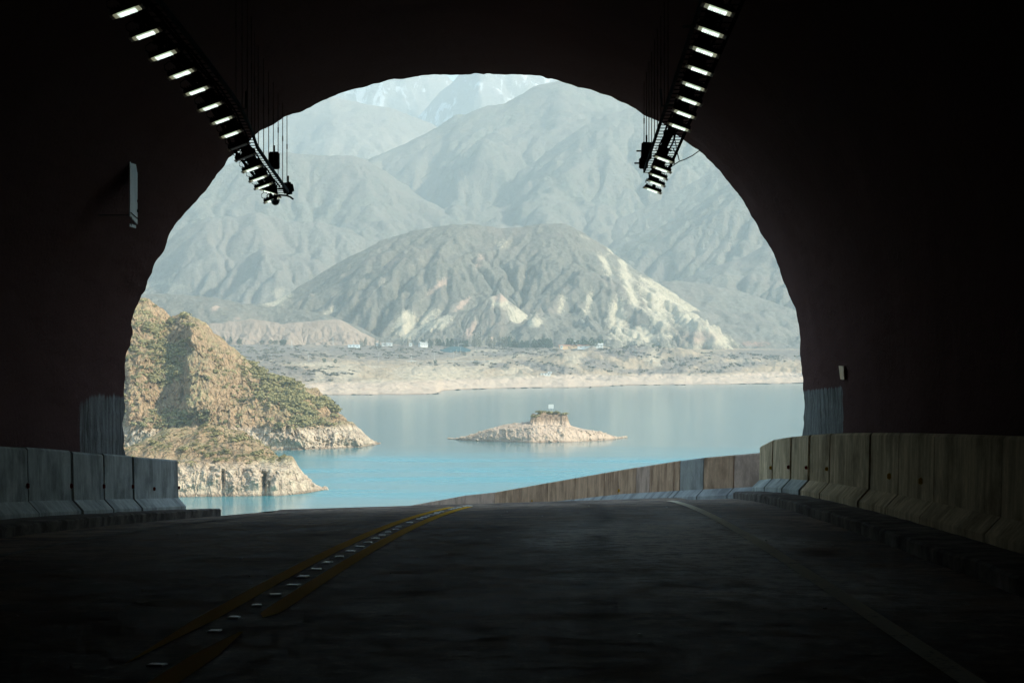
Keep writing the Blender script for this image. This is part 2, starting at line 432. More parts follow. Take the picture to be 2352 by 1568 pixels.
# right inside, nearest first
zj = [-14, -9, -4, 0.5, 4.5, 8.5, 12, 15.2, 17.3, 20.5, 22.7, 24.8, 28.5, 30.8, 33.1, 35.9, 38.0]
refs = {15.2: ('yel_refl', .03, .03), 20.5: ('yel_refl', .3, .055), 22.7: ('yel_refl', .25, .055), 24.8: None, 28.5: ('yel_refl', .05, .045), 30.8: ('red_refl', .0, .045), 33.1: ('red_refl', .0, .05), 35.9: ('yel_refl', .0, .05)}
rl = {
 35.9: 'tan concrete barrier at the rounded bend where the tunnel wall ends, yellow reflector at its joint',
 33.1: 'narrow tan barrier section just right of the bend, without any reflector of its own colour but a red one low at the joint',
}
names_r = ['first', 'second', 'third', 'fourth', 'fifth', 'sixth', 'seventh', 'eighth', 'ninth', 'tenth']
vis = [q for q in zip(zj[:-1], zj[1:]) if q[1] > 14]
for i, (a, b) in enumerate(zip(zj[:-1], zj[1:])):
    X = 3.74-float(np.interp(a, [15, 20.5, 22.7, 24.8, 28.5, 30.8, 33.1, 35.9], [0, .004, .008, .03, .042, .072, .095, .11]))
    n = max(2, int((b-a)/1.2)+1); zs = np.linspace(a, b, n)
    ptsb = [(X+AX*z+(-.03 if z > 37 else 0), z) for z in zs]
    bots = [roadz(z, X)+.12 for z in zs]
    if b < 36.1 and b <= 35.9: hh = [.935]*n
    else: hh = [.935, .90]
    hh = (hh+[.935]*n)[:n] if b < 37 else [.935+(.86-.935)*max(0, (z-36.3)/1.7) for z in zs]
    tops = [q+h for q, h in zip(bots, hh)]
    rf = None; r = refs.get(a)
    if r: rf = [(max(.02, r[1]), .43, r[0], r[2])]
    j = [k for k, q in enumerate(vis) if q == (a, b)]
    if j:
        jj = len(vis)-1-j[0]
        lab = 'stained tan concrete barrier section inside the tunnel, ' + names_r[jj] + ' from the portal on the right'
        if jj == 0: lab = 'tan concrete barrier section at the rounded bend where the right tunnel wall ends'
    else: lab = 'dark stained concrete barrier on the right beside the camera, out of the light'
    barrier(ptsb, tops, bots, M['conc_warm'], M['conc_cool' if a > 30 else 'conc_warm'], 1, lab, BAR_GR, rf)
# left inside
zl = [-14, -8, -3, 2, 7, 12, 16.5, 20.5, 24.0, 26.2, 28.7, 30.8, 33.0, 37.1]
xl = lambda z: float(np.interp(z, [-14, 20, 24.7, 28, 32, 37.1], [-7.0, -7.02, -7.08, -7.15, -7.26, -7.36]))
GL = 'concrete barriers lining the left side inside the tunnel'
visl = [q for q in zip(zl[:-1], zl[1:]) if q[1] > 24.5]
for i, (a, b) in enumerate(zip(zl[:-1], zl[1:])):
    n = 3; zs = np.linspace(a, b, n)
    lo = float(np.interp(a, [20, 26.2, 28.7, 30.8, 33.0], [-.03, -.015, .015, .032, .06]))
    ptsb = [(xl(z)+lo+AX*z, z) for z in zs]; bots = [roadz(z, xl(z))+.10 for z in zs]; tops = [q+.935+(.012 if i % 2 else 0) for q in bots]
    if a > 34: tops[-1] = bots[-1]+.92
    j = [k for k, q in enumerate(visl) if q == (a, b)]
    if j:
        jj = len(visl)-1-j[0]
        lab = 'grey green streaked concrete barrier, ' + names_r[jj] + ' from the open end on the left'
        if jj == 0: lab = 'pale grey concrete barrier with the squared open end standing against the lake view'
    else: lab = 'dark concrete barrier on the left beside the camera, out of the light'
    rf = [(.97, .44, 'red_refl', .055)]
    if jj_last := (b > 37): rf = [(.40, .40, 'red_refl', .05), (.995, .42, 'red_refl', .05)]
    barrier(ptsb, tops, bots, M['conc_cool'], M['conc_cool'], -1, lab, GL, rf)
# outside, following the bend of the road down to the left
def bxw(z): return float(np.interp(z, BX_z, BX_x))
def bxt(z): return EYE-float(np.interp(z, BX_z, BX_t))
segs = [(38.02, 39.15, 'conc_pink'), (39.15, 40.5, 'conc_out'), (40.5, 42.9, 'conc_grey'), (42.9, 43.6, 'conc_out'), (43.6, 47.5, 'conc_out'), (47.5, 50, 'conc_pink'), (50, 55.5, 'conc_out'),
        (55.5, 60.5, 'conc_out'), (60.5, 66, 'conc_out'), (66, 72, 'conc_out'), (72, 78, 'conc_out'), (78, 86, 'conc_pink'), (86, 94, 'conc_pink'), (94, 103, 'conc_pink'), (103, 112, 'conc_pink'), (112, 126, 'conc_pink'), (126, 140, 'conc_pink'), (140, 155, 'conc_pink')]
look = {'conc_pink': 'smooth pinkish repainted', 'conc_out': 'brown stained', 'conc_grey': 'plain blue grey'}
for i, (a, b, m) in enumerate(segs):
    n = max(2, int((b-a)/1.3)+1); zs = np.linspace(a, b, n)
    tops = [bxt(z) for z in zs]; bots = [t-.86 for t in tops]
    if i == 0: where = 'touching the bend at the tunnel mouth'
    elif i < 12: where = 'number %d outside the tunnel counted away from its mouth' % (i+1)
    else: where = 'far down the falling road outside, number %d from the mouth' % (i+1)
    rf = None
    if a in (50, 66): rf = [(.5, .32, 'yel_refl', .07)]
    barrier([(bxw(z)-.05-.007*i, z) for z in zs], tops, bots, M[m], M['conc_apron'], 1, look[m]+' barrier panel, '+where, 'barrier panels outside along the road bend', rf, gap=.004 if a in (39.15, 43.6, 47.5, 50) else .02)

# ------------------------------------------------------------------ tunnel lining and hillside
arch = [(286, 1190), (286, 1100), (286, 1030), (286, 900), (290, 840), (300, 780), (310, 730), (322, 680), (338, 645), (355, 615), (375, 570), (400, 528), (430, 486), (460, 448), (490, 410), (523, 373), (560, 338), (600, 302), (640, 278), (700, 249), (750, 226), (810, 204), (860, 193), (905, 183), (950, 177), (1000, 173), (1060, 171), (1130, 171), (1200, 174), (1270, 183), (1320, 197), (1370, 215), (1420, 235), (1470, 257), (1520, 287), (1560, 315), (1600, 345), (1640, 385), (1680, 430), (1715, 480), (1745, 530), (1770, 575), (1790, 620), (1808, 665), (1822, 710), (1833, 760), (1840, 820), (1844, 880), (1845, 940), (1845, 1030), (1845, 1100), (1845, 1190)]
PZ = 36.0
A2 = np.array([((x-1310)/F*PZ, (956-y)/F*PZ) for x, y in arch])   # tunnel frame X,H
seg = np.r_[0, np.cumsum(np.hypot(*np.diff(A2, axis=0).T))]
sa = np.linspace(0, seg[-1], 420)
AXs = np.interp(sa, seg, A2[:, 0]); AHs = np.interp(sa, seg, A2[:, 1])
AXs[0] = AXs[1]
def liningmat():
    n = NT('sooty_shotcrete'); c = n.coord(); a = n.noise(c, .5, 6, .65); b = n.noise(c, 9, 5, .7)
    m2 = n.N('ShaderNodeMapping'); n.l.new(c, m2.inputs[0]); m2.inputs['Scale'].default_value = (3, 3, .4)
    s = n.noise(m2.outputs[0], 2.0, 6, .7)
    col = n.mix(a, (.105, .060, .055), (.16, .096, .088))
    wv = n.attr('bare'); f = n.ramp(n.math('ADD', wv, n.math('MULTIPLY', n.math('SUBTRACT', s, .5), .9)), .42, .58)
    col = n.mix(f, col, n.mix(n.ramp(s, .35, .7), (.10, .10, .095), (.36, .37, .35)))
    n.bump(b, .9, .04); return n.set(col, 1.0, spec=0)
M['lining'] = liningmat()
ys = np.concatenate([[-150, -100, -60, -40, -25], np.arange(-15, 36.01, .35), [36.05]])
S_, Y_ = np.meshgrid(np.arange(len(sa)), ys, indexing='ij')
cx0, ch0 = -2.2, 1.5
dn = fbm(sa[S_]*1.1, Y_*.9, seed=21, oct=5)*.045+fbm(sa[S_]*6, Y_*3, seed=22, oct=3)*.012
low = sstep(0, 2.5, np.minimum(sa, sa[-1]-sa))[S_]
dn = np.abs(dn)*1.0+.0
cf = 1+dn*(.25+.75*low)/5.5
LX = cx0+(AXs[S_]-cx0)*cf; LH = np.where(AHs[S_] > ch0, ch0+(AHs[S_]-ch0)*cf, AHs[S_])
# rim irregularity cut back in y at the mouth
rimy = np.where(Y_ > 36.0, Y_+fbm(sa[S_]*3, Y_*0+3, seed=9, oct=4)*.12, Y_)
WXl = LX+AX*rimy; WZl = EYE+LH+AZ*rimy
hr = WZl-(EYE+AZ*Y_)
side_r = LX > 2
barer = sstep(30.9, 31.2, Y_)*(1-sstep(-.12, .12, hr-.46))*side_r
barel = sstep(31.5, 34.0, Y_)*(1-sstep(.0, .5, hr-.1))*(LX < -6)*.95
tun = empty('road_tunnel', (AX*20, 20, EYE-2))
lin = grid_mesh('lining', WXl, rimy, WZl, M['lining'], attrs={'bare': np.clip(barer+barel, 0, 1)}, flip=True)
lin.parent = tun; lin.matrix_parent_inverse = Matrix.Translation(-Vector(tun.location))
cap = MB(); cap.add([(x+AX*-150, -150, EYE+h-AZ*150) for x, h in zip(AXs[::6], AHs[::6])], [tuple(range(len(AXs[::6])))])  # unseen wall added behind the camera to stop sky light leaking in
cp = cap.build('light_stop_wall', M['lining'], tun); cp.matrix_parent_inverse = Matrix.Translation(-Vector(tun.location))
tag(tun, 'dark horseshoe-shaped rock tunnel framing the lake and mountains', 'tunnel')

def rockmat(name, c1, c2, c3):
    n = NT(name); c = n.coord((1, 1, 1), 'pos')
    a = n.noise(c, .08, 8, .65, .5); b = n.noise(c, .6, 6, .7); 
    col = n.mix(n.ramp(a, .4, .6), c1, c2); col = n.mix(n.ramp(b, .5, .75, 0, .7), col, c3)
    n.bump(n.math('ADD', a, b), .8, .5); return n.set(col, .95, spec=.1)
M['hill_rock'] = rockmat('brown_hill_rock', (.24, .17, .12), (.34, .26, .19), (.12, .11, .07))
# hillside: rings spreading from the mouth, up and back; unseen right flank drawn forward to shade road and barrier
ss = np.concatenate([[1.012], np.geomspace(1.04, 26, 60)])
th_i = np.arange(0, len(sa), 4)
Ss, Th = np.meshgrid(ss, th_i, indexing='ij')
bx, bh = AXs[Th], np.maximum(AHs[Th], -1.9)
cX, cH = -1.94, -1.9
dx, dh = bx-cX, bh-cH
px_ = cX+dx*Ss; ph_ = cH+dh*Ss
ang = np.arctan2(dh, dx)
fwd = sstep(1.0, .25, ang)*(Ss > 1)*np.maximum(0, Ss-1.25)*7.0
back = np.maximum(0, Ss-1.15)*2.3*(1-sstep(1.0, .25, ang)*.9)
yy = PZ-back+fwd+(fbm(px_*.08, ph_*.08, seed=31)*np.minimum(Ss-1, 8)*.8)
yy = np.where(Ss < 1.02, PZ+.04, yy)
leftslope = sstep(2.4, 3.1, ang)
ph2 = ph_-leftslope*np.maximum(0, Ss-1.2)*3.2
Wx = px_+AX*PZ+fbm(ph_*.1, Ss*2, seed=33)*np.minimum(Ss-1, 3)*.4
rightguard = .155*yy+9
Wx = np.where((ang < 1.2) & (yy > PZ) & (ang > -1) & (Ss > 1.05), np.maximum(Wx, rightguard+.02*yy*(ph_/20+.2)), Wx)
hs = grid_mesh('hillside', Wx, yy, EYE+ph2+AZ*PZ, M['hill_rock'], flip=True); tag(hs, kind='structure')
# embankment carrying the road outside down to the lake
zs = np.arange(34, 171, 2.0); cols = [(-.0, -.02), (-.6, -.6), (-14, -14), (-40, -34), (-75, -66)]
E = []
for z in zs:
    l, r = float(left_w(z)), float(right_w(z))
    zl_, zr_ = EYE-float(drop0(z))-.27*float(sstep(15, 36, z)), EYE-float(drop0(z))
    row = [(l+a, z, max(-4, zl_+b-.03)) for a, b in cols[::-1]]+[(r+1.0-a*.8, z, max(-4, zr_+b-.35)) for a, b in cols]
    E.append(row)
E.append([(x, 172+60, min(z_, -3)) for x, y_, z_ in E[-1]])
E = np.array(E); emb = grid_mesh('embankment', E[..., 0], E[..., 1], E[..., 2], M['hill_rock']); tag(emb, kind='structure')


# ------------------------------------------------------------------ landscape: lake, shore, hills
def DW(py): return EYE*F/(py-CY)              # distance of a waterline point
def erode(h, dx, dy, iters, k, m=.45, talus=None):
    n, mm = h.shape; N = n*mm; idx = np.arange(N).reshape(n, mm)
    nb = [(-1, 0, dy), (1, 0, dy), (0, -1, dx), (0, 1, dx)]
    dd = math.hypot(dx, dy); nb += [(-1, -1, dd), (-1, 1, dd), (1, -1, dd), (1, 1, dd)]
    ca = dx*dy
    for it in range(iters):
        best = np.zeros_like(h); rec = idx.copy(); dist = np.ones_like(h)
        for a, b, L in nb:
            sh = np.full_like(h, 1e9)
            ys0, ys1 = max(0, -a), n-max(0, a); xs0, xs1 = max(0, -b), mm-max(0, b)
            sh[ys0:ys1, xs0:xs1] = h[ys0+a:ys1+a, xs0+b:xs1+b]
            s = (h-sh)/L; q = s > best
            best[q] = s[q]; rec[q] = (idx+a*mm+b)[q]; dist[q] = L
        order = np.argsort(-h.ravel(), kind='stable').tolist(); r = rec.ravel().tolist()
        A = [ca]*N
        for i in order:
            j = r[i]
            if j != i: A[j] += A[i]
        Am = (k*np.array(A)**m/dist.ravel()).tolist(); hf = h.ravel().tolist()
        for i in reversed(order):
            j = r[i]
            if j != i:
                f = Am[i]; hf[i] = (hf[i]+f*hf[j])/(1+f)
        h = np.array(hf).reshape(n, mm)
        p = np.pad(h, 1, mode='edge'); lap = (p[:-2, 1:-1]+p[2:, 1:-1]+p[1:-1, :-2]+p[1:-1, 2:])/4-h
        h = h+.10*lap
    return h
def upx(a, k):
    n, m = a.shape
    yi = np.linspace(0, n-1, (n-1)*k+1); xi = np.linspace(0, m-1, (m-1)*k+1)
    y0 = np.clip(yi.astype(int), 0, n-2); fy = (yi-y0)[:, None]; x0 = np.clip(xi.astype(int), 0, m-2); fx = (xi-x0)[None]
    return (a[y0][:, x0]*(1-fy)*(1-fx)+a[y0+1][:, x0]*fy*(1-fx)+a[y0][:, x0+1]*(1-fy)*fx+a[y0+1][:, x0+1]*fy*fx)
LAYERS = {}
def smooth_interp(x, xp, fp):
    y = np.interp(x, xp, fp)
    return y
def terrain(name, contours, px0, px1, npx, rows, mat, amps, nscale, seed, er=0, ek=.0, up=1, fine=1.5, fscale=20., attrs=None, ease=True, warp=0, crestkeep=None, base='fbm', ampx=None, rg=.18, shear=None):
    """contours: front to back, each a list of (px, py, D or None=waterline); rows: rows between successive contours"""
    pxs = np.linspace(px0, px1, npx)
    Ds, Zs = [], []
    for c in contours:
        xp = [p[0] for p in c]; Dc = [DW(p[1]) if p[2] is None else p[2] for p in c]
        zc = [0.0 if p[2] is None else EYE-(p[1]-CY)/F*d for p, d in zip(c, Dc)]
        dj = fbm(pxs/34, pxs*0, seed=seed+5, oct=2)*9*(1 if (crestkeep is None and len(Ds) < 2) else 0)
        Ds.append(smooth_interp(pxs, xp, Dc)+dj); Zs.append(smooth_interp(pxs, xp, zc))
    D, Z, Kf, AM = [], [], [], []
    for i in range(len(contours)-1):
        for q in range(rows[i]):
            t = q/rows[i]; D.append(Ds[i]*(1-t)+Ds[i+1]*t)
            te = t**1.15 if (crestkeep == 1 and i == 0) else t
            Z.append(Zs[i]*(1-te)+Zs[i+1]*te)
            AM.append(amps[i]*(1-t)+amps[i+1]*t if crestkeep is None else (max(amps)*(1.12*math.sin(math.pi*min(1, t**.9))**.8+.08) if i == 0 else amps[1]*.08))
    D.append(Ds[-1]); Z.append(Zs[-1]); AM.append(amps[-1] if crestkeep is None else amps[1]*.08)
    D = np.array(D); Z = np.array(Z); AM = np.array(AM)[:, None]+0*Z
    P = np.broadcast_to(pxs, D.shape).copy()
    X = (P-CX)/F*D
    # soften the creases between contours
    if ampx: AM = AM*np.interp(P, [a_[0] for a_ in ampx], [a_[1] for a_ in ampx])
    nz = ridged(X/nscale+seed, D/nscale, seed=seed, oct=5) if base == 'ridged' else fbm(X/nscale+seed, D/nscale, seed=seed, oct=5)
    Z0 = Z.copy()
    Z = Z+AM*nz
    if er:
        dx = float(np.mean(D)*(pxs[1]-pxs[0])/F); dy = float(np.mean(np.diff(D, axis=0)))
        Ze = erode(Z, dx, abs(dy), er, ek)
        if crestkeep is not None:       # restore the crest line where the photograph has it
            r = sum(rows[:crestkeep]); d = (Z0[r]-Ze[r])
            kk = np.exp(-((np.arange(Z.shape[0])-r)/(.16*rows[crestkeep-1]))**2)[:, None]
            dsm = np.convolve(np.pad(d, 1, mode='edge'), np.ones(3)/3, 'valid')
            Ze = Ze+dsm[None]*kk
        Z = Ze
    if up > 1: P, D, Z, AM = [upx(q, up) for q in (P, D, Z, AM)]; X = (P-CX)/F*D
    AMn = AM/max(1e-6, max(amps))
    Z = Z+fine*(.35+.65*AMn)*fbm(X/fscale, D/fscale, seed=seed+50, oct=4, gain=.65)
    if crestkeep is not None:
        wx = fbm(X/nscale, D/nscale, seed=seed+70, oct=2)*nscale*.3
        if shear:
            s1_, s2_, pa, pb = shear; k_ = sstep(pa, pb, P+wx*.2)
            ra = ridged((X+wx*.5-s1_*Z)/(nscale*.34), (s1_*X+Z)/(nscale*1.3), seed=seed+60, oct=6, gain=.6)
            rb = ridged((X+wx*.5-s2_*Z)/(nscale*.34), (s2_*X+Z)/(nscale*1.3), seed=seed+61, oct=6, gain=.6)
            rr_ = ra*(1-k_)+rb*k_
        else: rr_ = ridged((X+wx)/(nscale*.30), D/(nscale*.6), seed=seed+60, oct=6, gain=.62)
        Z = Z+max(amps)*rg*(AMn+.10)*(rr_-.5)
    at = {}
    PY = CY+(EYE-Z)*F/D
    for k, fn in (attrs or {}).items(): at[k] = fn(P, PY, X, D, Z)
    o = grid_mesh(name, X, D, Z, mat, attrs=at, flip=True); tag(o, kind='structure')
    LAYERS[o.name] = (P, D, Z)
    return o
def ground_at(lname, px, d):
    P, D, Z = LAYERS[lname]; j = int(np.argmin(np.abs(P[0]-px))); return float(np.interp(d, D[:, j], Z[:, j]))
def blobs(lst):
    def fn(P, PY, X, D, Z):
        v = np.zeros_like(P)
        for (x, y, rx, ry, an, s) in lst:
            c, q = math.cos(R(an)), math.sin(R(an)); u = ((P-x)*c-(PY-y)*q)/rx; t = ((P-x)*q+(PY-y)*c)/ry
            v = np.maximum(v, s*np.exp(-(u*u+t*t)))
        return v
    return fn

# ---- terrain materials
def terrain_mat(name, rock, scrub, scree, scale, scree_attr=False, ring=False, speck=None, snow=False, pinkc=(.42, .27, .20), scrub_lo=.42, scrub_hi=.56, bump=.6, bdist=2.0, strat=False, veg=False):
    n = NT(name); c = n.coord((1, 1, 1), 'pos')
    a = n.noise(c, scale, 7, .62, .4); b = n.noise(c, scale*6, 6, .7, .3); d = n.noise(c, scale*26, 5, .7)
    geo = n.N('ShaderNodeNewGeometry'); sep = n.N('ShaderNodeSeparateXYZ'); n.l.new(geo.outputs['Normal'], sep.inputs[0])
    slope = sep.outputs[2]
    col = n.mix(n.ramp(b, .35, .65), rock, tuple(q*.72 for q in rock))
    if strat:
        m2 = n.N('ShaderNodeMapping'); n.l.new(c, m2.inputs[0]); m2.inputs['Scale'].default_value = (1, 1, .22)
        v = n.noise(m2.outputs[0], scale*22, 5, .72, .3, ridged=False)
        col = n.mix(n.ramp(v, .38, .54, .9, 0), col, tuple(q*.42 for q in rock))
    e2 = n.noise(c, scale*85, 4, .75)
    crk = None
    if strat:
        m4 = n.N('ShaderNodeMapping'); n.l.new(c, m4.inputs[0]); m4.inputs['Scale'].default_value = (1, 1, .38)
        wv = n.N('ShaderNodeVectorMath', operation='ADD'); n.l.new(m4.outputs[0], wv.inputs[0])
        nc = n.N('ShaderNodeTexNoise'); n.l.new(c, nc.inputs['Vector']); nc.inputs['Scale'].default_value = .3; nc.inputs['Detail'].default_value = 4
        sc_ = n.N('ShaderNodeVectorMath', operation='SCALE'); n.l.new(nc.outputs['Color'], sc_.inputs[0]); sc_.inputs['Scale'].default_value = 4.0; n.l.new(sc_.outputs[0], wv.inputs[1])
        vo = n.N('ShaderNodeTexVoronoi'); vo.feature = 'DISTANCE_TO_EDGE'; n.l.new(wv.outputs[0], vo.inputs['Vector']); vo.inputs['Scale'].default_value = .24
        crk = n.ramp(vo.outputs['Distance'], .01, .12)
        col = n.mix(n.math('MULTIPLY', n.math('SUBTRACT', 1.0, crk), n.ramp(b, .4, .55, .15, .7)), col, tuple(q*.30 for q in rock))
    g = n.math('ADD', n.math('MULTIPLY', a, .42), n.math('ADD', n.math('MULTIPLY', b, .33), n.math('MULTIPLY', e2, .25)))
    if veg: g = n.math('ADD', g, n.math('MULTIPLY', n.math('SUBTRACT', n.attr('veg'), .35), .30))
    sc = n.ramp(g, scrub_lo, scrub_hi)
    if strat: sc = n.math('MULTIPLY', sc, n.ramp(slope, .46, .80))
    sp = n.ramp(n.math('ADD', n.math('MULTIPLY', d, .5), n.math('MULTIPLY', e2, .5)), .43, .57)
    scr = n.mix(sp, scrub, tuple(min(1, q*1.9+.03) for q in scrub))
    col = n.mix(sc, col, scr)
    pk = n.ramp(n.noise(c, scale*.6, 4, .6), .5, .66)
    if scree_attr:
        s = n.attr('scree'); f = n.ramp(n.math('ADD', s, n.math('ADD', n.math('MULTIPLY', n.math('SUBTRACT', b, .5), 1.9), n.math('MULTIPLY', n.math('SUBTRACT', e2, .5), 1.6))), .36, .60)
        f = n.math('MULTIPLY', f, n.ramp(s, .03, .25))
        cc = n.mix(n.ramp(d, .4, .6), scree, tuple(q*.8 for q in scree))
        pa = n.attr('pink'); cc = n.mix(n.ramp(pa, .2, .6), cc, pinkc)
        col = n.mix(f, col, cc)
    else:
        col = n.mix(n.math('MULTIPLY', pk, .5), col, scree)
    if ring:
        sp2 = n.N('ShaderNodeSeparateXYZ'); n.l.new(c, sp2.inputs[0])
        hz = n.math('ADD', sp2.outputs[2], n.math('MULTIPLY', n.math('SUBTRACT', n.noise(c, .06, 4), .5), 3.0))
        rf = n.ramp(hz, 10.2, 13.2, 1, 0)
        k = n.noise(c, .9, 6, .75); rc = n.mix(n.ramp(k, .38, .6), (.52, .42, .31), ring)
        rc = n.mix(n.ramp(n.noise(c, .12, 5, .6), .45, .7, 0, .6), rc, (.42, .32, .25))
        rc = n.mix(n.ramp(hz, .3, 1.3, .65, 0), rc, (.20, .13, .09))
        if strat: rc = n.mix(n.math('MULTIPLY', n.math('SUBTRACT', 1.0, crk), n.ramp(b, .42, .6, .05, .5)), rc, (.24, .17, .12))
        col = n.mix(rf, col, rc)
    if snow:
        m3 = n.N('ShaderNodeMapping'); n.l.new(c, m3.inputs[0]); m3.inputs['Scale'].default_value = (1, .45, .28)
        m3.inputs['Rotation'].default_value = (0, R(24), 0)
        v = n.noise(m3.outputs[0], .011, 7, .72, .8); r2 = n.noise(c, .0012, 4, .6)
        at = n.attr('gully')
        f = n.ramp(n.math('ADD', v, n.math('MULTIPLY', n.math('SUBTRACT', r2, .5), .6)), .545, .575)
        col = n.mix(n.math('MULTIPLY', f, .75), col, (.8, .83, .85))
    h = n.math('ADD', n.math('MULTIPLY', b, .8), n.math('ADD', n.math('MULTIPLY', d, .45), n.math('MULTIPLY', e2, .22)))
    if strat: h = n.math('ADD', h, n.math('MULTIPLY', crk, .35))
    n.bump(h, bump, bdist)
    return n.set(col, 1.0, spec=0)
TM = {}
TM['snow'] = terrain_mat('snow_streaked_rock', (.30, .28, .26), (.20, .20, .19), (.34, .32, .30), .0012, snow=True, bdist=30, bump=.7)
TM['far'] = terrain_mat('far_mountain_slope', (.27, .245, .21), (.13, .135, .11), (.36, .32, .27), .0022, bdist=40, bump=.8)
TM['farl'] = terrain_mat('far_pale_slope', (.33, .30, .26), (.20, .19, .16), (.42, .38, .32), .0022, bdist=40, bump=.8)
TM['mid'] = terrain_mat('mid_mountain_slope', (.25, .22, .19), (.12, .118, .10), (.40, .36, .28), .004, scree_attr=True, bdist=12, bump=.8, scrub_lo=.36, scrub_hi=.54)
TM['hill'] = terrain_mat('scrubby_hill', (.27, .225, .185), (.105, .10, .082), (.56, .50, .37), .006, scree_attr=True, bdist=6, bump=.9, pinkc=(.46, .34, .26), scrub_lo=.34, scrub_hi=.5)
TM['pinkhill'] = terrain_mat('pink_earth_mound', (.37, .29, .225), (.20, .165, .13), (.50, .42, .32), .01, scree_attr=True, bdist=4, bump=.6, scrub_lo=.55, scrub_hi=.7)
TM['shore'] = terrain_mat('shore_terrace', (.42, .335, .235), (.135, .118, .10), (.50, .43, .32), .009, scree_attr=True, ring=(.56, .46, .36), bdist=2.5, bump=.8, veg=True, scrub_lo=.445, scrub_hi=.555)
TM['head'] = terrain_mat('headland_rock', (.60, .42, .255), (.25, .225, .115), (.40, .29, .19), .035, ring=(.80, .68, .50), bdist=2.0, bump=1.0, strat=True, scrub_lo=.46, scrub_hi=.58)
TM['islet'] = terrain_mat('islet_rock', (.40, .29, .20), (.17, .155, .08), (.46, .34, .24), .05, ring=(.60, .47, .36), bdist=.8, bump=.9, strat=True, scrub_lo=.6, scrub_hi=.7)

# ---- lake
def watermat():
    n = NT('lake_water'); c = n.coord((1, 1, 1), 'pos')
    m = n.N('ShaderNodeMapping'); n.l.new(c, m.inputs[0]); m.inputs['Scale'].default_value = (.35, 1, 1)
    r1 = n.noise(m.outputs[0], 1.1, 4, .6, .3); r2 = n.noise(m.outputs[0], .28, 4, .55)
    m2 = n.N('ShaderNodeMapping'); n.l.new(c, m2.inputs[0]); m2.inputs['Scale'].default_value = (.28, 1, 1)
    z = n.noise(m2.outputs[0], .006, 5, .55, .6)
    sp = n.N('ShaderNodeSeparateXYZ'); n.l.new(c, sp.inputs[0])
    # ruffled bay in the shelter of the headlands, calmer farther out
    f = n.ramp(n.math('ADD', sp.outputs[1], n.math('MULTIPLY', n.math('SUBTRACT', z, .5), 500.0)), 940, 1160, 1, 0)
    f = n.math('MULTIPLY', f, n.ramp(sp.outputs[1], 690, 800, .25, 1))
    strk = n.ramp(n.noise(m2.outputs[0], .02, 5, .6, .5), .42, .6)
    ruf = n.math('MULTIPLY', f, n.math('ADD', .55, n.math('MULTIPLY', strk, .45)))
    col = n.mix(ruf, (.085, .19, .205), (.03, .25, .295))
    n.put(n.p.inputs['Base Color'], col)
    n.put(n.p.inputs['Roughness'], n.math('ADD', .13, n.math('MULTIPLY', ruf, .16)))
    n.p.inputs['IOR'].default_value = 1.33
    h = n.math('ADD', n.math('MULTIPLY', r1, .5), r2)
    b = n.N('ShaderNodeBump'); n.l.new(h, b.inputs['Height']); b.inputs['Distance'].default_value = .35
    n.put(b.inputs['Strength'], n.math('ADD', .08, n.math('MULTIPLY', ruf, .22)))
    n.l.new(b.outputs[0], n.p.inputs['Normal'])
    return n.m
M['water'] = watermat()
xs = np.array([-14000, -6000, -2500, -1000, -300, 300, 1000, 2500, 6000, 14000.]); ysw = np.array([-1500, 0, 40, 300, 1000, 2000, 4000, 8000, 15500.])
GX, GY = np.meshgrid(xs, ysw); lake = grid_mesh('lake', GX, GY, GX*0, M['water']); tag(lake, kind='structure')

# ---- far ranges
def mono(n, crest, D, depth, px, mat, amp, ns, seed, er, ek, foot=20, npx=260, nr=70, fine=6, fs=60, attrs=None, up=2, **kw):
    xs_ = [p[0] for p in crest]
    c0 = [(x, CY+(EYE-foot)*F/(D-depth), D-depth) for x in (px[0], px[1])]
    cr = [(x, y, D) for x, y in crest]
    bk = [(x, CY+(EYE-foot)*F/(D+depth), D+depth) for x in (px[0], px[1])]
    return terrain(n, [c0, cr, bk], px[0], px[1], npx, [nr, nr//4], mat, [0, amp, amp], ns, seed, er=er, ek=ek, up=up, fine=fine, fscale=fs, attrs=attrs, crestkeep=1, **kw)
mono('snow_mountain', [(200, 260), (500, 200), (700, 190), (790, 172), (880, 118), (950, 128), (1000, 150), (1040, 185), (1100, 225), (1400, 300)], 12800, 2600, (-400, 1500), TM['snow'], 260, 700, 3, 6, .05, npx=200, nr=60, up=2, fine=25, fs=120)
mono('snow_mountain', [(700, 420), (900, 330), (960, 268), (1010, 215), (1060, 172), (1100, 96), (1180, 140), (1240, 172), (1290, 186), (1360, 240), (1700, 300), (2600, 200)], 12000, 2400, (600, 2800), TM['snow'], 240, 650, 4, 6, .05, npx=220, nr=60, up=2, fine=25, fs=120)
mono('pale_mountain', [(-900, 250), (0, 300), (300, 330), (480, 318), (600, 286), (700, 236), (760, 221), (830, 237), (890, 245), (950, 268), (1000, 288), (1060, 340), (1200, 400), (1600, 420)], 9800, 2600, (-900, 1600), TM['farl'], 118, 620, 5, 8, .07, npx=260, nr=80, fine=12, fs=80)
mono('great_mountain', [(500, 560), (700, 470), (820, 375), (900, 345), (960, 312), (1010, 290), (1040, 272), (1090, 258), (1150, 243), (1220, 205), (1290, 190), (1370, 212), (1500, 250), (1650, 200), (2000, 150), (3000, 260)], 7900, 2500, (400, 3000), TM['far'], 124, 560, 8, 9, .08, npx=300, nr=90, fine=10, fs=60)
mono('great_spur', [(900, 700), (1100, 570), (1138, 520), (1150, 455), (1190, 400), (1258, 348), (1320, 302), (1400, 262), (1480, 250), (1600, 270), (1900, 330), (2700, 420)], 7000, 1700, (860, 2700), TM['far'], 93, 420, 12, 9, .09, npx=260, nr=80, fine=8, fs=50)
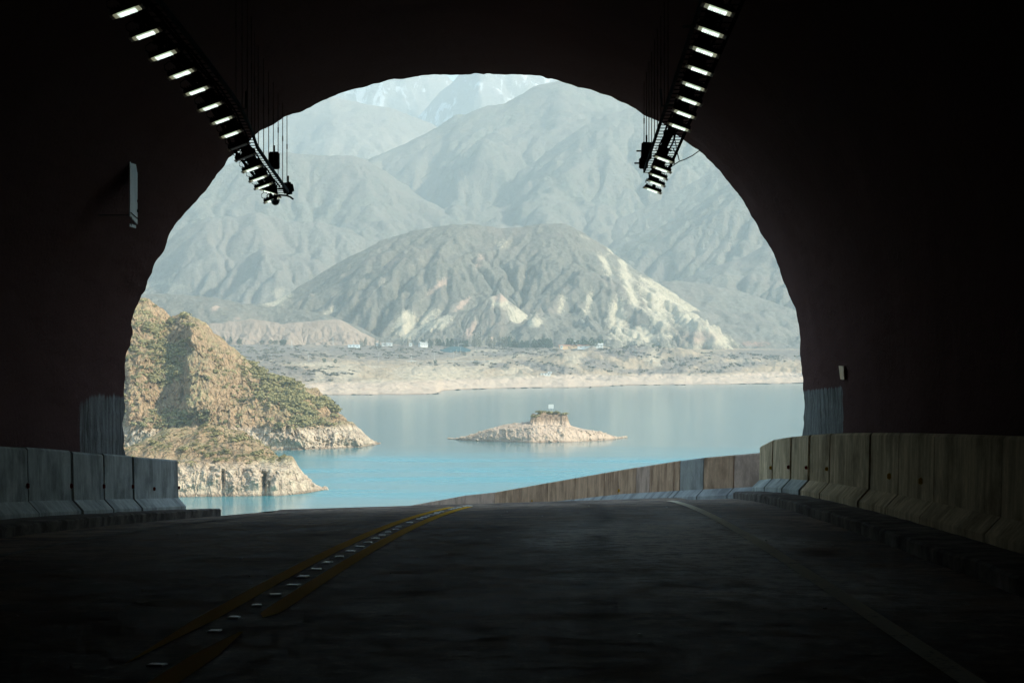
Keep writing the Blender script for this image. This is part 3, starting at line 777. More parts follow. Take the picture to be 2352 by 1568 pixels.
mono('left_range', [(-1000, 300), (200, 430), (400, 425), (520, 382), (600, 352), (690, 362), (760, 368), (840, 372), (900, 400), (960, 445), (1020, 480), (1100, 530), (1200, 600), (1400, 640)], 6700, 1700, (-1000, 1400), TM['far'], 99, 420, 15, 10, .09, npx=280, nr=80, fine=8, fs=50)
pale_l = blobs([(810, 560, 60, 25, 20, .5)])
mono('near_left_range', [(-1000, 500), (200, 640), (330, 610), (370, 566), (420, 520), (480, 500), (540, 502), (600, 492), (660, 508), (740, 512), (810, 532), (870, 556), (940, 610), (1100, 680)], 5600, 1200, (-1000, 1100), TM['mid'], 74, 300, 19, 11, .10, npx=300, nr=80, fine=6, fs=35,
     attrs={'scree': blobs([(350, 655, 40, 14, 20, .9), (410, 660, 40, 12, -15, .9), (620, 682, 50, 16, 25, .8), (590, 650, 30, 8, -30, .6)]), 'pink': lambda P, PY, X, D, Z: P*0})
mono('right_range', [(1250, 640), (1355, 545), (1420, 500), (1500, 468), (1560, 438), (1650, 382), (1760, 330), (2000, 260), (2900, 300)], 6300, 1300, (1240, 2900), TM['far'], 74, 330, 23, 9, .08, npx=220, nr=70, fine=6, fs=40)
mono('right_range', [(1300, 690), (1405, 588), (1470, 545), (1550, 505), (1640, 445), (1720, 397), (1800, 350), (2000, 300), (2900, 360)], 5700, 1100, (1290, 2900), TM['far'], 62, 280, 27, 10, .09, npx=220, nr=70, fine=6, fs=35)
mono('right_foothill', [(1400, 720), (1500, 668), (1570, 640), (1620, 618), (1700, 596), (1750, 566), (1800, 552), (1860, 520), (2200, 480), (2900, 520)], 5000, 900, (1380, 2900), TM['mid'], 50, 220, 29, 9, .09, npx=200, nr=60, fine=5, fs=30,
     attrs={'scree': lambda P, PY, X, D, Z: P*0, 'pink': lambda P, PY, X, D, Z: P*0})
mono('right_foothill', [(1380, 760), (1480, 660), (1540, 644), (1620, 652), (1700, 668), (1760, 690), (1840, 720), (1900, 705), (2200, 650), (2900, 640)], 4400, 600, (1370, 2900), TM['mid'], 28, 160, 33, 8, .08, npx=180, nr=50, fine=4, fs=25,
     attrs={'scree': blobs([(1700, 790, 80, 12, 0, .5)]), 'pink': lambda P, PY, X, D, Z: P*0+.6})
# ---- the broad scrubby hill in the middle
scr = [(1565, 715, 190, 36, -38, .85), (1480, 690, 90, 60, -38, .5), (1600, 765, 80, 40, -30, .6), (1445, 655, 16, 75, 18, 1.0), (1500, 700, 26, 85, 22, 1.0), (1570, 730, 22, 70, 38, .9), (1640, 765, 20, 60, 50, .9), (1420, 735, 24, 60, 5, .9), (1390, 610, 10, 40, 25, .8), (1470, 770, 60, 26, 0, .9), (1400, 570, 22, 6, -45, .9), (1340, 545, 18, 5, -25, .5),
       (930, 745, 26, 36, -20, .95), (985, 730, 34, 16, 20, .8), (760, 715, 26, 12, 40, .6), (1010, 655, 46, 7, 38, .85), (1060, 700, 40, 7, 40, .75), (1100, 600, 14, 22, -30, .7), (1150, 560, 24, 12, 10, .55), (890, 640, 30, 8, 35, .5), (840, 680, 34, 6, 38, .6), (1230, 740, 24, 18, 0, .8), (1290, 700, 14, 30, -20, .6), (950, 610, 60, 8, 30, .4), (1350, 700, 10, 40, -15, .7), (640, 690, 50, 22, 20, .7), (1200, 640, 30, 7, 40, .5)]
pnk = [(1010, 655, 46, 12, 38, .9), (1060, 700, 40, 12, 40, .8), (1100, 600, 20, 26, -30, .8), (840, 680, 34, 8, 38, .9), (1480, 560, 20, 8, 0, .5), (1600, 775, 60, 20, 0, .6)]
mono('scrubby_hill', [(-200, 760), (300, 745), (480, 715), (560, 700), (630, 692), (690, 655), (780, 602), (830, 575), (880, 553), (960, 531), (1060, 521), (1120, 519), (1180, 523), (1262, 516), (1300, 522), (1340, 534), (1385, 562), (1450, 611), (1500, 642), (1560, 682), (1620, 722), (1690, 766), (1740, 792), (1800, 806), (2400, 820)], 4150, 700, (-200, 2400), TM['hill'], 37, 170, 37, 12, .10, npx=420, nr=90, fine=4.5, fs=22, foot=20, rg=.42, shear=(1.0, -1.1, 1180, 1440),
     attrs={'scree': blobs(scr), 'pink': blobs(pnk)})
mono('pointed_hill', [(820, 800), (900, 786), (945, 758), (985, 738), (1030, 722), (1075, 712), (1110, 692), (1150, 675), (1172, 692), (1200, 716), (1240, 742), (1290, 764), (1350, 792), (1420, 800)], 3720, 230, (800, 1440), TM['hill'], 14, 70, 41, 10, .09, npx=240, nr=50, fine=2.5, fs=14, foot=20, rg=.4, shear=(1.1, -1.0, 1120, 1180),
     attrs={'scree': blobs([(1200, 740, 30, 52, 35, 1.0), (1250, 768, 60, 30, 0, 1.0), (1150, 688, 24, 18, 0, 1.0), (930, 775, 40, 24, 20, 1.0), (1000, 745, 46, 16, 18, .9), (1080, 760, 12, 30, -25, .8), (1130, 770, 10, 24, -20, .7), (1300, 785, 40, 12, 0, .8)]), 'pink': blobs([(1080, 760, 14, 34, -25, .9), (1150, 682, 20, 14, 0, .8), (1130, 770, 12, 26, -20, .8)])})
mono('left_foothill', [(-600, 640), (200, 676), (330, 676), (420, 676), (500, 686), (580, 700), (640, 708), (700, 713), (760, 726), (830, 752), (900, 790)], 3800, 350, (-600, 920), TM['hill'], 18, 110, 43, 6, .05, npx=220, nr=50, fine=2.5, fs=16, foot=20,
     attrs={'scree': blobs([(495, 708, 14, 6, 35, .9), (540, 735, 30, 8, 30, .5)]), 'pink': lambda P, PY, X, D, Z: P*0+.8})
mono('pink_mound', [(430, 770), (480, 742), (530, 740), (575, 732), (610, 738), (650, 745), (700, 738), (745, 734), (780, 733), (800, 744), (830, 762), (870, 782), (900, 792)], 3560, 150, (400, 920), TM['pinkhill'], 10, 40, 47, 6, .06, npx=180, nr=36, fine=2, fs=10, foot=25,
     attrs={'scree': lambda P, PY, X, D, Z: P*0, 'pink': lambda P, PY, X, D, Z: P*0})

# ---- far shore with terraces (front to back)
shore_w = [(-600, 925, None), (300, 915, None), (600, 908, None), (800, 907, None), (960, 906, None), (1006, 904, None), (1016, 897, None), (1100, 893, None), (1200, 891, None), (1350, 890, None), (1420, 885, None), (1640, 883, None), (1840, 880, None), (3000, 876, None)]
shore_r = [(-600, 885, 2150), (300, 880, 2200), (600, 880, 2290), (800, 884, 2290), (900, 885, 2300), (1000, 880, 2400), (1015, 879, 2480), (1100, 872, 2600), (1300, 869, 2670), (1380, 868, 2780), (1500, 868, 2810), (1840, 866, 2920), (3000, 862, 3000)]
shore_1 = [(-600, 850, 2450), (400, 850, 2450), (600, 850, 2480), (690, 836, 2520), (780, 853, 2480), (860, 872, 2420), (900, 862, 2460), (960, 848, 2540), (1020, 849, 2620), (1090, 858, 2700), (1180, 862, 2780), (1260, 855, 2850), (1400, 853, 2900), (1550, 860, 2920), (1700, 862, 2960), (1840, 861, 3010), (3000, 856, 3100)]
shore_2 = [(-600, 825, 2800), (400, 828, 2800), (600, 830, 2800), (740, 832, 2800), (860, 845, 2790), (950, 842, 2840), (1050, 845, 2920), (1150, 832, 3020), (1250, 818, 3060), (1320, 806, 3090), (1400, 796, 3120), (1450, 791, 3140), (1510, 795, 3150), (1560, 803, 3150), (1640, 815, 3160), (1720, 827, 3170), (1760, 838, 3180), (1840, 842, 3200), (3000, 840, 3280)]
shore_3 = [(-600, 805, 3250), (400, 806, 3250), (700, 808, 3250), (900, 813, 3270), (1050, 815, 3300), (1200, 814, 3330), (1320, 812, 3350), (1450, 812, 3380), (1640, 818, 3390), (1840, 822, 3400), (3000, 820, 3450)]
shore_4 = [(-600, 794, 3500), (500, 790, 3480), (900, 793, 3480), (1050, 795, 3500), (1200, 797, 3500), (1400, 800, 3500), (1700, 806, 3550), (1840, 806, 3560), (3000, 804, 3600)]
shore_5 = [(-600, 792, 4500), (3000, 796, 4500)]
def scatter_dark(P, PY, X, D, Z): return np.clip(blobs([(1000, 858, 120, 26, 0, 1.0), (780, 855, 70, 26, 0, .8), (880, 880, 160, 14, 0, .8), (1180, 850, 60, 12, 10, .7), (1250, 868, 200, 8, 0, .9), (1320, 825, 24, 30, -30, .7), (1500, 820, 22, 30, 20, .7), (1440, 840, 40, 10, 0, .4), (1650, 866, 200, 8, 0, .8), (740, 836, 90, 7, 0, .8), (1120, 836, 40, 9, 15, .8), (860, 842, 40, 5, 0, .6), (1190, 818, 40, 7, 10, .6), (1060, 820, 50, 3, 15, .6), (1110, 805, 60, 5, 0, .6), (1100, 790, 60, 2.5, 0, .6), (1240, 808, 50, 5, 0, .5), (1700, 830, 60, 8, 0, .4)])(P, PY, X, D, Z), 0, 1)
terrain('far_shore', [shore_w, shore_r, shore_1, shore_2, shore_3, shore_4, shore_5], -600, 3000, 900, [10, 24, 30, 26, 16, 12], TM['shore'], [0, 2.5, 11, 9, 1.6, .8, .5], 100, 53, up=2, fine=3.2, fscale=18, ampx=[(500, .55), (1100, .6), (1250, 1.2), (1800, 1.0)],
        attrs={'veg': blobs([(500, 808, 330, 24, 0, 1), (900, 806, 200, 20, 0, 1.0), (1180, 806, 130, 14, 0, .9), (740, 862, 70, 16, 0, .8), (640, 850, 60, 16, 0, .8), (1450, 806, 75, 15, 0, 1.2), (1370, 835, 60, 12, -12, .9), (1250, 842, 80, 10, -8, .9), (1110, 838, 90, 8, 0, .8), (1560, 832, 60, 15, 10, 1), (1700, 838, 80, 10, 5, .9), (1500, 852, 90, 7, 0, .8), (1640, 852, 60, 6, 0, .6), (1000, 838, 60, 6, 0, .6), (1800, 815, 200, 14, 0, .8)]), 'scree': scatter_dark, 'pink': blobs([(1100, 882, 200, 8, 0, .8), (1250, 880, 260, 8, 0, .9), (1650, 872, 240, 8, 0, .9), (700, 890, 100, 10, 0, .5)])})
# skirt under the waterline of the shore is not needed: the lake sheet runs beneath it

P_, D_, Z_ = LAYERS['far_shore']; PY_ = CY+(EYE-Z_)*F/D_
vg = bpy.data.objects['far_shore'].data.attributes['veg']; vv_ = np.zeros(P_.size, np.float32); vg.data.foreach_get('value', vv_)
wgt = np.clip(vv_-.15, 0, 1)*(P_.ravel() > 380)*(P_.ravel() < 1900)*(D_.ravel() < 3450)*(Z_.ravel() > 12)*sstep(-.3, .3, fbm(P_.ravel()/14, PY_.ravel()/5, seed=66, oct=3))
SHORE_PICK = rng.choice(P_.size, 1500, p=wgt/wgt.sum())

# ---- headlands and islet: crags displaced outward
def headland(name, water, crest, px0, px1, nx, ny, mat, depth, seed, ringh, rockamp, extra=None, back=None, amp=5, prof=None, crestnoise=.6, veg=None, cap=None):
    pxs = np.linspace(px0, px1, nx)
    yw = np.interp(pxs, [p[0] for p in water], [p[1] for p in water]); yc = np.interp(pxs, [p[0] for p in crest], [p[1] for p in crest])
    def sm(a_, k_): return np.convolve(np.pad(a_, k_, mode='edge'), np.hanning(2*k_+3)[1:-1]/np.hanning(2*k_+3).sum(), 'valid')
    yw = sm(yw, 12); yc = sm(yc, 2 if cap is None else 8)
    Dw = EYE*F/(yw-CY); dp = np.interp(pxs, [p[0] for p in depth], [p[1] for p in depth]); dp = sm(dp, 25)
    Dc = Dw+dp; Zc = np.maximum(EYE-(yc-CY)/F*Dc, .2)
    nb = ny//3
    t = np.linspace(0, 1, ny)[:, None]
    # steep washed band at the bottom, gentler above
    rh = (ringh*np.tanh(Zc/ringh))[None]; hr = (rh*.75)/np.maximum(dp[None], 1); hr = np.minimum(hr, .5)
    zprof = np.where(t < .3, rh*(t/.3)**.85, rh+(Zc[None]-rh)*((t-.3)/.7)**.92)
    dprof = np.where(t < .3, hr*(t/.3), hr+(1-hr)*((t-.3)/.7)**1.05)
    D = Dw[None]+dp[None]*dprof; Z = zprof+0*D
    D2 = Dc[None]+dp[None]*(np.linspace(0, 1, nb+1)[1:, None]*1.1); Z2 = Zc[None]*(1-np.linspace(0, 1, nb+1)[1:, None]**1.3*1.05)-.5*np.linspace(0, 1, nb+1)[1:, None]
    D = np.vstack([D, D2]); Z = np.vstack([Z, Z2]); P = np.broadcast_to(pxs, D.shape).copy(); X = (P-CX)/F*D
    rows = np.r_[np.linspace(0, 1, ny), np.linspace(1, 0, nb+1)[1:]][:, None]
    env = sstep(0, .10, rows)*(1-.75*sstep(.86, 1.0, rows)); size = np.tanh(Zc/9)[None]
    # outward displacement (towards the lake, -y): tall narrow crags
    r1 = ridged(X/26, Z/60, D/60, seed=seed, oct=5, gain=.55); r2 = ridged(X/7, Z/16, D/20, seed=seed+9, oct=4, gain=.6); r3 = fbm(X/2.2, Z/2.4, D/3, seed=seed+20, oct=3)
    disp = (r1*rockamp+r2*rockamp*.55+r3*rockamp*.30)*size
    if extra: disp = disp+extra(P, CY+(EYE-Z)*F/D, Z)
    PY0 = CY+(EYE-Z)*F/D
    D = D-disp*np.maximum(env, .35*size)*np.r_[np.ones(ny), np.zeros(nb)][:, None]
    Z = Z+env*size*(fbm(X/18, D/18, seed=seed+30, oct=5)*amp+fbm(X/4, D/4, seed=seed+31, oct=3)*amp*.22)
    Z = Z+(fbm(X/6, D/9, seed=seed+40, oct=4)*crestnoise)*sstep(.8, 1, rows)*size
    if cap is not None: Z = Z+cap(P, np.broadcast_to(rows, P.shape))
    Z[0] = -1.0
    X = (P-CX)/F*D
    o = grid_mesh(name, X, D, Z, mat, flip=True); tag(o, kind='structure')
    LAYERS[name] = (P, D, Z)
    return P, D, Z, X, ny
def exB(P, PY, Z):
    P = P+fbm(P*0+1, Z/9, seed=77, oct=3)*9
    # the main buttress with its steep left side, and a second one at the far left
    s = np.where(P < 437, sstep(417, 436, P), 1-sstep(470, 560, P))*32*sstep(12, 30, Z)*(1-sstep(66, 80, Z))
    s2 = (np.where(P < 300, sstep(285, 300, P), 1-sstep(318, 345, P))*7)*sstep(10, 20, Z)*(1-sstep(70, 84, Z))
    s3 = np.where(P < 620, sstep(604, 620, P), 1-sstep(640, 700, P))*4*sstep(9, 14, Z)
    g = -np.exp(-((P-378)/26)**2)*10*sstep(10, 30, Z)
    return s+s2+s3+g
HB = headland('headland', [(-400, 1050), (250, 1036), (500, 1034), (640, 1033), (740, 1031), (830, 1026), (872, 1019)],
     [(-400, 560), (150, 620), (280, 668), (312, 684), (340, 688), (368, 706), (392, 729), (422, 723), (455, 734), (492, 766), (520, 785), (548, 806), (580, 836), (620, 858), (660, 872), (700, 893), (745, 922), (782, 958), (820, 986), (850, 1006), (872, 1018)],
     -300, 874, 980, 340, TM['head'], [(-400, 150), (300, 150), (430, 140), (560, 120), (700, 80), (800, 45), (874, 12)], 61, 11.5, 8.5, extra=exB, amp=5.0)
def exA(P, PY, Z):
    c = -np.exp(-((P-607)/6.5)**2)*9*(1-sstep(7, 9, Z)) - np.exp(-((P-512)/4)**2)*4*(1-sstep(7.5, 9, Z)) - np.exp(-((P-618)/3)**2)*4*(1-sstep(4, 6, Z))
    b = np.where(P < 655, sstep(640, 655, P), 1-sstep(672, 700, P))*3*sstep(6, 10, Z)
    return c+b
HA = headland('headland_near', [(-400, 1170), (200, 1150), (400, 1141), (520, 1139), (640, 1138), (700, 1133), (747, 1124)],
     [(-400, 960), (150, 1010), (290, 1030), (340, 1006), (380, 996), (430, 986), (470, 976), (520, 982), (560, 992), (590, 1012), (620, 1036), (634, 1046), (640, 1052), (655, 1048), (672, 1050), (684, 1070), (700, 1092), (725, 1112), (748, 1123)],
     -300, 749, 860, 260, TM['head'], [(-400, 90), (300, 80), (470, 75), (600, 50), (660, 34), (700, 22), (749, 5)], 71, 10.0, 4.2, extra=exA, amp=2.6, crestnoise=.8)
def exI(P, PY, Z): return P*0
HI = headland('islet', [(1030, 1007), (1060, 1011), (1120, 1013), (1220, 1016), (1300, 1015), (1400, 1010), (1436, 1005)],
     [(1030, 1006), (1048, 1006), (1080, 999), (1120, 986), (1160, 974), (1200, 969), (1216, 967), (1240, 966), (1290, 967), (1313, 977), (1335, 983), (1355, 987), (1385, 993), (1410, 1002), (1432, 1003)],
     1028, 1437, 520, 150, TM['islet'], [(1028, 3), (1080, 14), (1200, 26), (1260, 28), (1330, 24), (1400, 12), (1437, 2)], 81, 10.5, 2.4, amp=1.2, crestnoise=.3, cap=lambda P, r: 5.6*sstep(1217, 1223, P+3*vnoise(r*14, P*.1, seed=5))*(1-sstep(1300, 1312, P))*sstep(.58, .74, r)*(.78+.22*sstep(1220, 1250, P)+.16*vnoise(P*.12, r*5, seed=4)))

# ---- shrubs
def folmat(name, a, b):
    n = NT(name); c = n.coord(); v = n.noise(c, 2.2, 4, .6); oi = n.N('ShaderNodeObjectInfo').outputs['Random']
    col = n.mix(n.ramp(v, .35, .65), a, b); col = n.mix(n.math('MULTIPLY', oi, .5), col, tuple(q*1.5 for q in b))
    return n.set(col, .9, spec=.1)
M['fol'] = folmat('olive_foliage', (.125, .118, .055), (.26, .235, .115))
M['fol_dark'] = folmat('dark_foliage', (.022, .040, .026), (.055, .085, .05))
M['fol_grey'] = folmat('greyish_foliage', (.11, .11, .08), (.22, .21, .16))
M['twig'] = plain('brown_twig', (.10, .07, .045), .9)
def leafball(n, r, seed, flat=.75, leaf=.16, core=True):
    g = np.random.default_rng(seed); mb = MB()
    lobes = [(g.normal(0, .36, 3)*np.array([1, 1, .45])*r+np.array([0, 0, r*.45]), r*g.uniform(.45, .7)) for _ in range(6)]
    for k in range(n):
        c, rr = lobes[int(g.integers(0, len(lobes)))]
        d = g.normal(0, 1, 3); d /= np.linalg.norm(d); d[2] = abs(d[2])*.9-.15
        p = c+d*rr*g.uniform(.55, 1.05)*np.array([1, 1, flat]); p[2] = max(p[2], 0)
        q = g.normal(0, 1, 3); q /= np.linalg.norm(q); u = np.cross(q, d); u /= np.linalg.norm(u)+1e-6; w_ = np.cross(d, u)*.8+q*.3
        s = leaf*r*g.uniform(.7, 1.5)
        mb.add([p-u*s, p+w_*s, p+u*s, p-w_*s*.8], [(0, 1, 2, 3)])
    return mb
shrub_protos = []
for s in range(5):
    me = leafball(170, 1.0, 100+s).mesh('shrub'); me.materials.append(M['fol'])
    tw = MB()
    for k in range(5):
        a = k*1.3; tw.bar((0, 0, -.4), (math.cos(a)*.4, math.sin(a)*.4, .5), .05, 4, r2=.02)
    tm = tw.mesh('twigs'); tm.materials.append(M['twig'])
    shrub_protos.append((me, tm))
def shrub(px_, D_, Z_, r, label, group, mat=None):
    me, tm = random.choice(shrub_protos)
    o = bpy.data.objects.new('shrub', me); COL.objects.link(o)
    o.location = ((px_-CX)/F*D_, D_, Z_-.1*r); o.rotation_euler = (0, 0, random.uniform(0, 6.28)); o.scale = (r*random.uniform(.9, 1.3), r*random.uniform(.9, 1.2), r*random.uniform(.65, 1.0))
    if r > 1.6:
        c = bpy.data.objects.new('twigs', tm); COL.objects.link(c); c.parent = o
    tag(o, label, 'shrub', group); return o
def scatter(Hd, n, rmin, rmax, maskf, label, group, stuffn, stufflabel, name):
    P, D, Z, X, ny = Hd; sl_ = slice(2, ny-1); p = P[sl_].ravel(); d = D[sl_].ravel(); z = Z[sl_].ravel()
    py = CY+(EYE-z)*F/d; w_ = maskf(p, py, z, X[sl_].ravel(), d)*(d/np.mean(d)); w_ = np.clip(w_, 0, None)*(p > 275); w_ = w_/w_.sum()
    idx = rng.choice(len(p), n+stuffn, p=w_)
    rs = np.sort(rng.gamma(2.2, .33, n+stuffn)*(rmax-rmin)*.45+rmin)[::-1].clip(rmin, rmax)
    for i, r in zip(idx[:n], rs[:n]): shrub(p[i], d[i], z[i], float(r), label, group)
    base = [leafball(26, 1.0, 300+k, leaf=.34) for k in range(4)]
    mb = MB()
    for i, r in zip(idx[n:], rs[n:]):
        b = base[random.randrange(4)]; x0 = (p[i]-CX)/F*d[i]; a = random.uniform(0, 6.28); ca, sa_ = math.cos(a)*r, math.sin(a)*r
        mb.add([(x0+v[0]*ca-v[1]*sa_, d[i]+v[0]*sa_+v[1]*ca, z[i]+v[2]*r*.8-.1) for v in b.v], b.f)
    tag(mb.build(name, M['fol']), stufflabel, 'scrub', kind='stuff')
def mB(p, py, z, x, d):
    m = fbm(x/22, z/14, d/40, seed=91, oct=4)
    w_ = sstep(-.45, .35, m)*sstep(11, 15, z)
    w_ = w_*(.25+1.8*sstep(560, 640, p+ (z-30)*1.0)+1.6*np.exp(-((p-385)/38)**2))
    w_ = w_*(1-.93*np.exp(-(((p-452)/42)**2+((py-840)/95)**2)))
    return w_
scatter(HB, 150, .8, 3.4, mB, 'olive green shrub growing on the big steep headland behind the near point', 'shrubs on the steep headland', 1900, 'low olive scrub covering the slopes of the big headland', 'scrub')
def mA(p, py, z, x, d): return sstep(-.1, .4, fbm(x/9, z/9, d/14, seed=95, oct=4))*sstep(11, 14, z)*sstep(.5, 0, (p-640)/40)
scatter(HA, 45, .5, 1.5, mA, 'small olive shrub on the low near point above its pale waterline', 'shrubs on the near point', 260, 'thin dry scrub on top of the near point', 'scrub')
def near_ground(Hd, px_, py_):
    P, D, Z, X, ny = Hd; py = CY+(EYE-Z[:ny])*F/D[:ny]; e = (P[:ny]-px_)**2+(py-py_)**2; e[D[:ny] <= 0] = 1e9
    i = np.unravel_index(np.argmin(e), e.shape); return float(D[i]), float(Z[i])
for (x, y, r, lb) in [(422, 1031, 2.6, 'roundest dark green bush standing alone on the near point'), (350, 1022, 3.0, 'wide olive bush at the upper left shoulder of the near point'), (548, 1010, 3.2, 'broad olive bush on the right crest of the near point'), (498, 997, 2.4, 'low flat bush along the top of the near point'), (520, 1036, 2.0, 'small olive bush below the crest of the near point'), (473, 1048, 1.7, 'brownish bush lowest on the near point, just over the pale band'), (590, 1040, 2.6, 'dry reddish bush beside the right edge of the near point')]:
    D_, Z_ = near_ground(HA, x, y); shrub(x, D_-.5, Z_-.4, r, lb, 'large bushes on the near point')
for (x, y, r, lb) in [(430, 968, 6.0, 'largest olive bush at the foot of the big headland, just above the near point'), (358, 875, 3.5, 'dark bush in the left gully of the headland'), (340, 945, 3.2, 'round bush low on the left foot of the headland'), (764, 952, 3.4, 'dark green bush at the right tip of the headland above the pale band'), (728, 948, 3.6, 'olive bush just left of the tip bush on the headland'), (392, 738, 5.0, 'bush crowning the saddle at the top of the headland'), (425, 727, 4.5, 'bush on the summit above the dark rock face'), (332, 690, 3.2, 'bush on the highest left crest by the tunnel edge'), (470, 960, 3.6, 'dark shrub right of the largest bush at the headland foot')]:
    D_, Z_ = near_ground(HB, x, y); shrub(x, D_-1, Z_-.8, r, lb, 'large bushes on the big headland')
for (x, y, r, lb) in [(1226, 953, 2.3, 'left olive bush on the flat cap of the islet'), (1240, 945, 2.6, 'second olive bush from the left on the islet cap'), (1262, 944, 3.0, 'tallest bush on the islet, around the foot of the board'), (1278, 945, 2.6, 'grey green bush right of the board on the islet'), (1296, 948, 2.7, 'rightmost bush overhanging the islet cliff')]:
    D_, Z_ = near_ground(HI, x, y+3); shrub(x, D_-1, Z_-.4, r, lb, 'bushes on the islet')

base_ = [leafball(12, 1.0, 500+k, leaf=.5) for k in range(3)]; mb = MB()
for i in SHORE_PICK:
    d_i, z_i = LAYERS['far_shore'][1].ravel()[i], LAYERS['far_shore'][2].ravel()[i]; x_i = (LAYERS['far_shore'][0].ravel()[i]-CX)/F*d_i
    r_i = random.uniform(1.2, 3.4); b = base_[random.randrange(3)]
    mb.add([(x_i+v[0]*r_i*1.3+random.uniform(-.3, .3), d_i+v[1]*r_i, z_i+v[2]*r_i*.8-.2) for v in b.v], b.f)
M['fol_far'] = folmat('dusty_foliage', (.07, .07, .05), (.13, .12, .09))
tag(mb.build('scrub', M['fol_far']), 'dusty dark scrub dotting the low hills of the far shore', 'scrub', kind='stuff')

# boulders along the waterlines
bmb = MB()
ico = bmesh.new(); bmesh.ops.create_icosphere(ico, subdivisions=1, radius=1); icov = [v.co.copy() for v in ico.verts]; icof = [[v.index for v in f.verts] for f in ico.faces]; ico.free()
for Hd, n, lim in ((HA, 500, 10), (HB, 500, 12), (HI, 420, 11)):
    P, D, Z, X, ny = Hd
    for _ in range(n):
        i = random.randrange(1, ny-2); j = random.randrange(0, P.shape[1])
        if Z[i, j] > lim: continue
        r = random.uniform(.25, .8) if random.random() < .9 else random.uniform(.8, 1.5)
        o_ = Vector((X[i, j], D[i, j], Z[i, j])); q = Matrix.Rotation(random.uniform(0, 6), 3, 'Z')
        bmb.add([o_+q @ Vector((v.x*r*random.uniform(.8, 1.3), v.y*r*random.uniform(.7, 1.2), v.z*r*random.uniform(.5, .9))) for v in icov], icof)
M['stone'] = plain('pale_stone', (.50, .40, .30), .95, 0, .4, .5)
tag(bmb.build('rubble', M['stone']), 'pale broken rocks lying along the washed shores', 'rubble', kind='stuff')

# sign board on the islet
D_, Z_ = near_ground(HI, 1266, 946)
t = empty('sign_board', ((1266-CX)/F*D_, D_, Z_))
MB().box((-.1, 0, 4.0), (3.2, .15, 2.6), ch=.03).build('board', M['white_paint'], t)
MB().bar((-.9, .1, -1), (-.9, .1, 3), .09).bar((.9, .1, -1), (.9, .1, 3), .09).build('posts', M['pole'], t)
tag(t, 'small white board on posts on top of the rocky islet', 'sign')

# ------------------------------------------------------------------ village on the far terrace
def gpos(px_, d): return Vector(((px_-CX)/F*d, d, ground_at('far_shore', px_, d)))
def atpy(px_, py_):                    # the terrace point seen at this picture position
    P, D, Z = LAYERS['far_shore']; j = int(np.argmin(np.abs(P[0]-px_))); py = CY+(EYE-Z[:, j])*F/D[:, j]
    vis = py <= np.minimum.accumulate(np.r_[1e9, py[:-1]])
    ok = np.where((D[:, j] > 2350) & (D[:, j] < 3470) & vis)[0]; i = ok[np.argmin(np.abs(py[ok]-py_))]; return Vector(((px_-CX)/F*D[i, j], D[i, j], Z[i, j]))
def foltree(kind, s):
    g = np.random.default_rng(s); mb = MB(); tr = MB()
    if kind == 'poplar': H, W, n = 17, 2.2, 130
    elif kind == 'pine': H, W, n = 14, 4.6, 220
    else: H, W, n = 9, 4.5, 170
    for k in range(n):
        t = g.uniform(.12, 1); 
        if kind == 'poplar': rr = W*math.sin(math.pi*min(1, t*.95+.05))**.6
        elif kind == 'pine': rr = W*(1-t)**.7+.5
        else: rr = W*math.sqrt(max(0, 1-(2*t-1.0)**2))
        rr *= g.uniform(.5, 1.05)*(1+.25*math.sin(7*t+s)); a = g.uniform(0, 6.28); p = np.array([math.cos(a)*rr, math.sin(a)*rr, t*H])
        q = g.normal(0, 1, 3); q /= np.linalg.norm(q); u = np.cross(q, [0, 0, 1]); u /= np.linalg.norm(u); v = np.cross(q, u); sz = g.uniform(.45, 1.0)
        mb.add([p-u*sz, p+v*sz, p+u*sz, p-v*sz], [(0, 1, 2, 3)])
    tr.bar((0, 0, -2), (0, 0, H*.7), .28, 5, r2=.1)
    for k in range(4): tr.bar((0, 0, H*.2+k), (math.cos(k*2)*W*.5, math.sin(k*2)*W*.5, H*.4+k), .1, 4, r2=.04)
    return mb.mesh('crown'), tr.mesh('trunk')
TP = {}
for kind, m in (('poplar', 'fol_grey'), ('pine', 'fol_dark'), ('round', 'fol_dark')):
    for s in range(3):
        a, b = foltree(kind, s+40); a.materials.append(M[m]); b.materials.append(M['twig']); TP.setdefault(kind, []).append((a, b))
def tree(kind, px_, py_, sc, label, group):
    a, b = random.choice(TP[kind]); L = atpy(px_, py_)
    o = empty({'poplar': 'poplar_tree', 'pine': 'pine_tree', 'round': 'leafy_tree'}[kind], L, (0, 0, random.uniform(0, 6))); o.scale = (sc*random.uniform(.85, 1.15), sc*random.uniform(.85, 1.15), sc*random.uniform(.85, 1.2))
    c = bpy.data.objects.new('crown', a); COL.objects.link(c); c.parent = o
    d = bpy.data.objects.new('trunk', b); COL.objects.link(d); d.parent = o
    tag(o, label, 'tree', group)
for k in range(34): tree('pine', random.uniform(1168, 1272), 797+random.uniform(-1, .5), random.uniform(.8, 1.25), 'dark green tree in the dense row left of the white village houses', 'dark trees left of the village houses')
for k in range(22): tree('poplar', random.uniform(1085, 1175), 797+random.uniform(-1, .5), random.uniform(.9, 1.4), 'bare greyish poplar between the road gantry and the dark trees', 'bare poplars behind the terrace')
for k in range(22): tree('pine', random.uniform(960, 1080), 795+random.uniform(-1, .5), random.uniform(.6, 1.0), 'dark tree in the row behind the white gabled farmhouse', 'dark trees behind the farmhouse')
for k in range(9): tree('round', random.uniform(1286, 1390), 797+random.uniform(-1, .5), random.uniform(.9, 1.4), 'dark round tree around the right end of the village houses', 'trees beside the village houses')
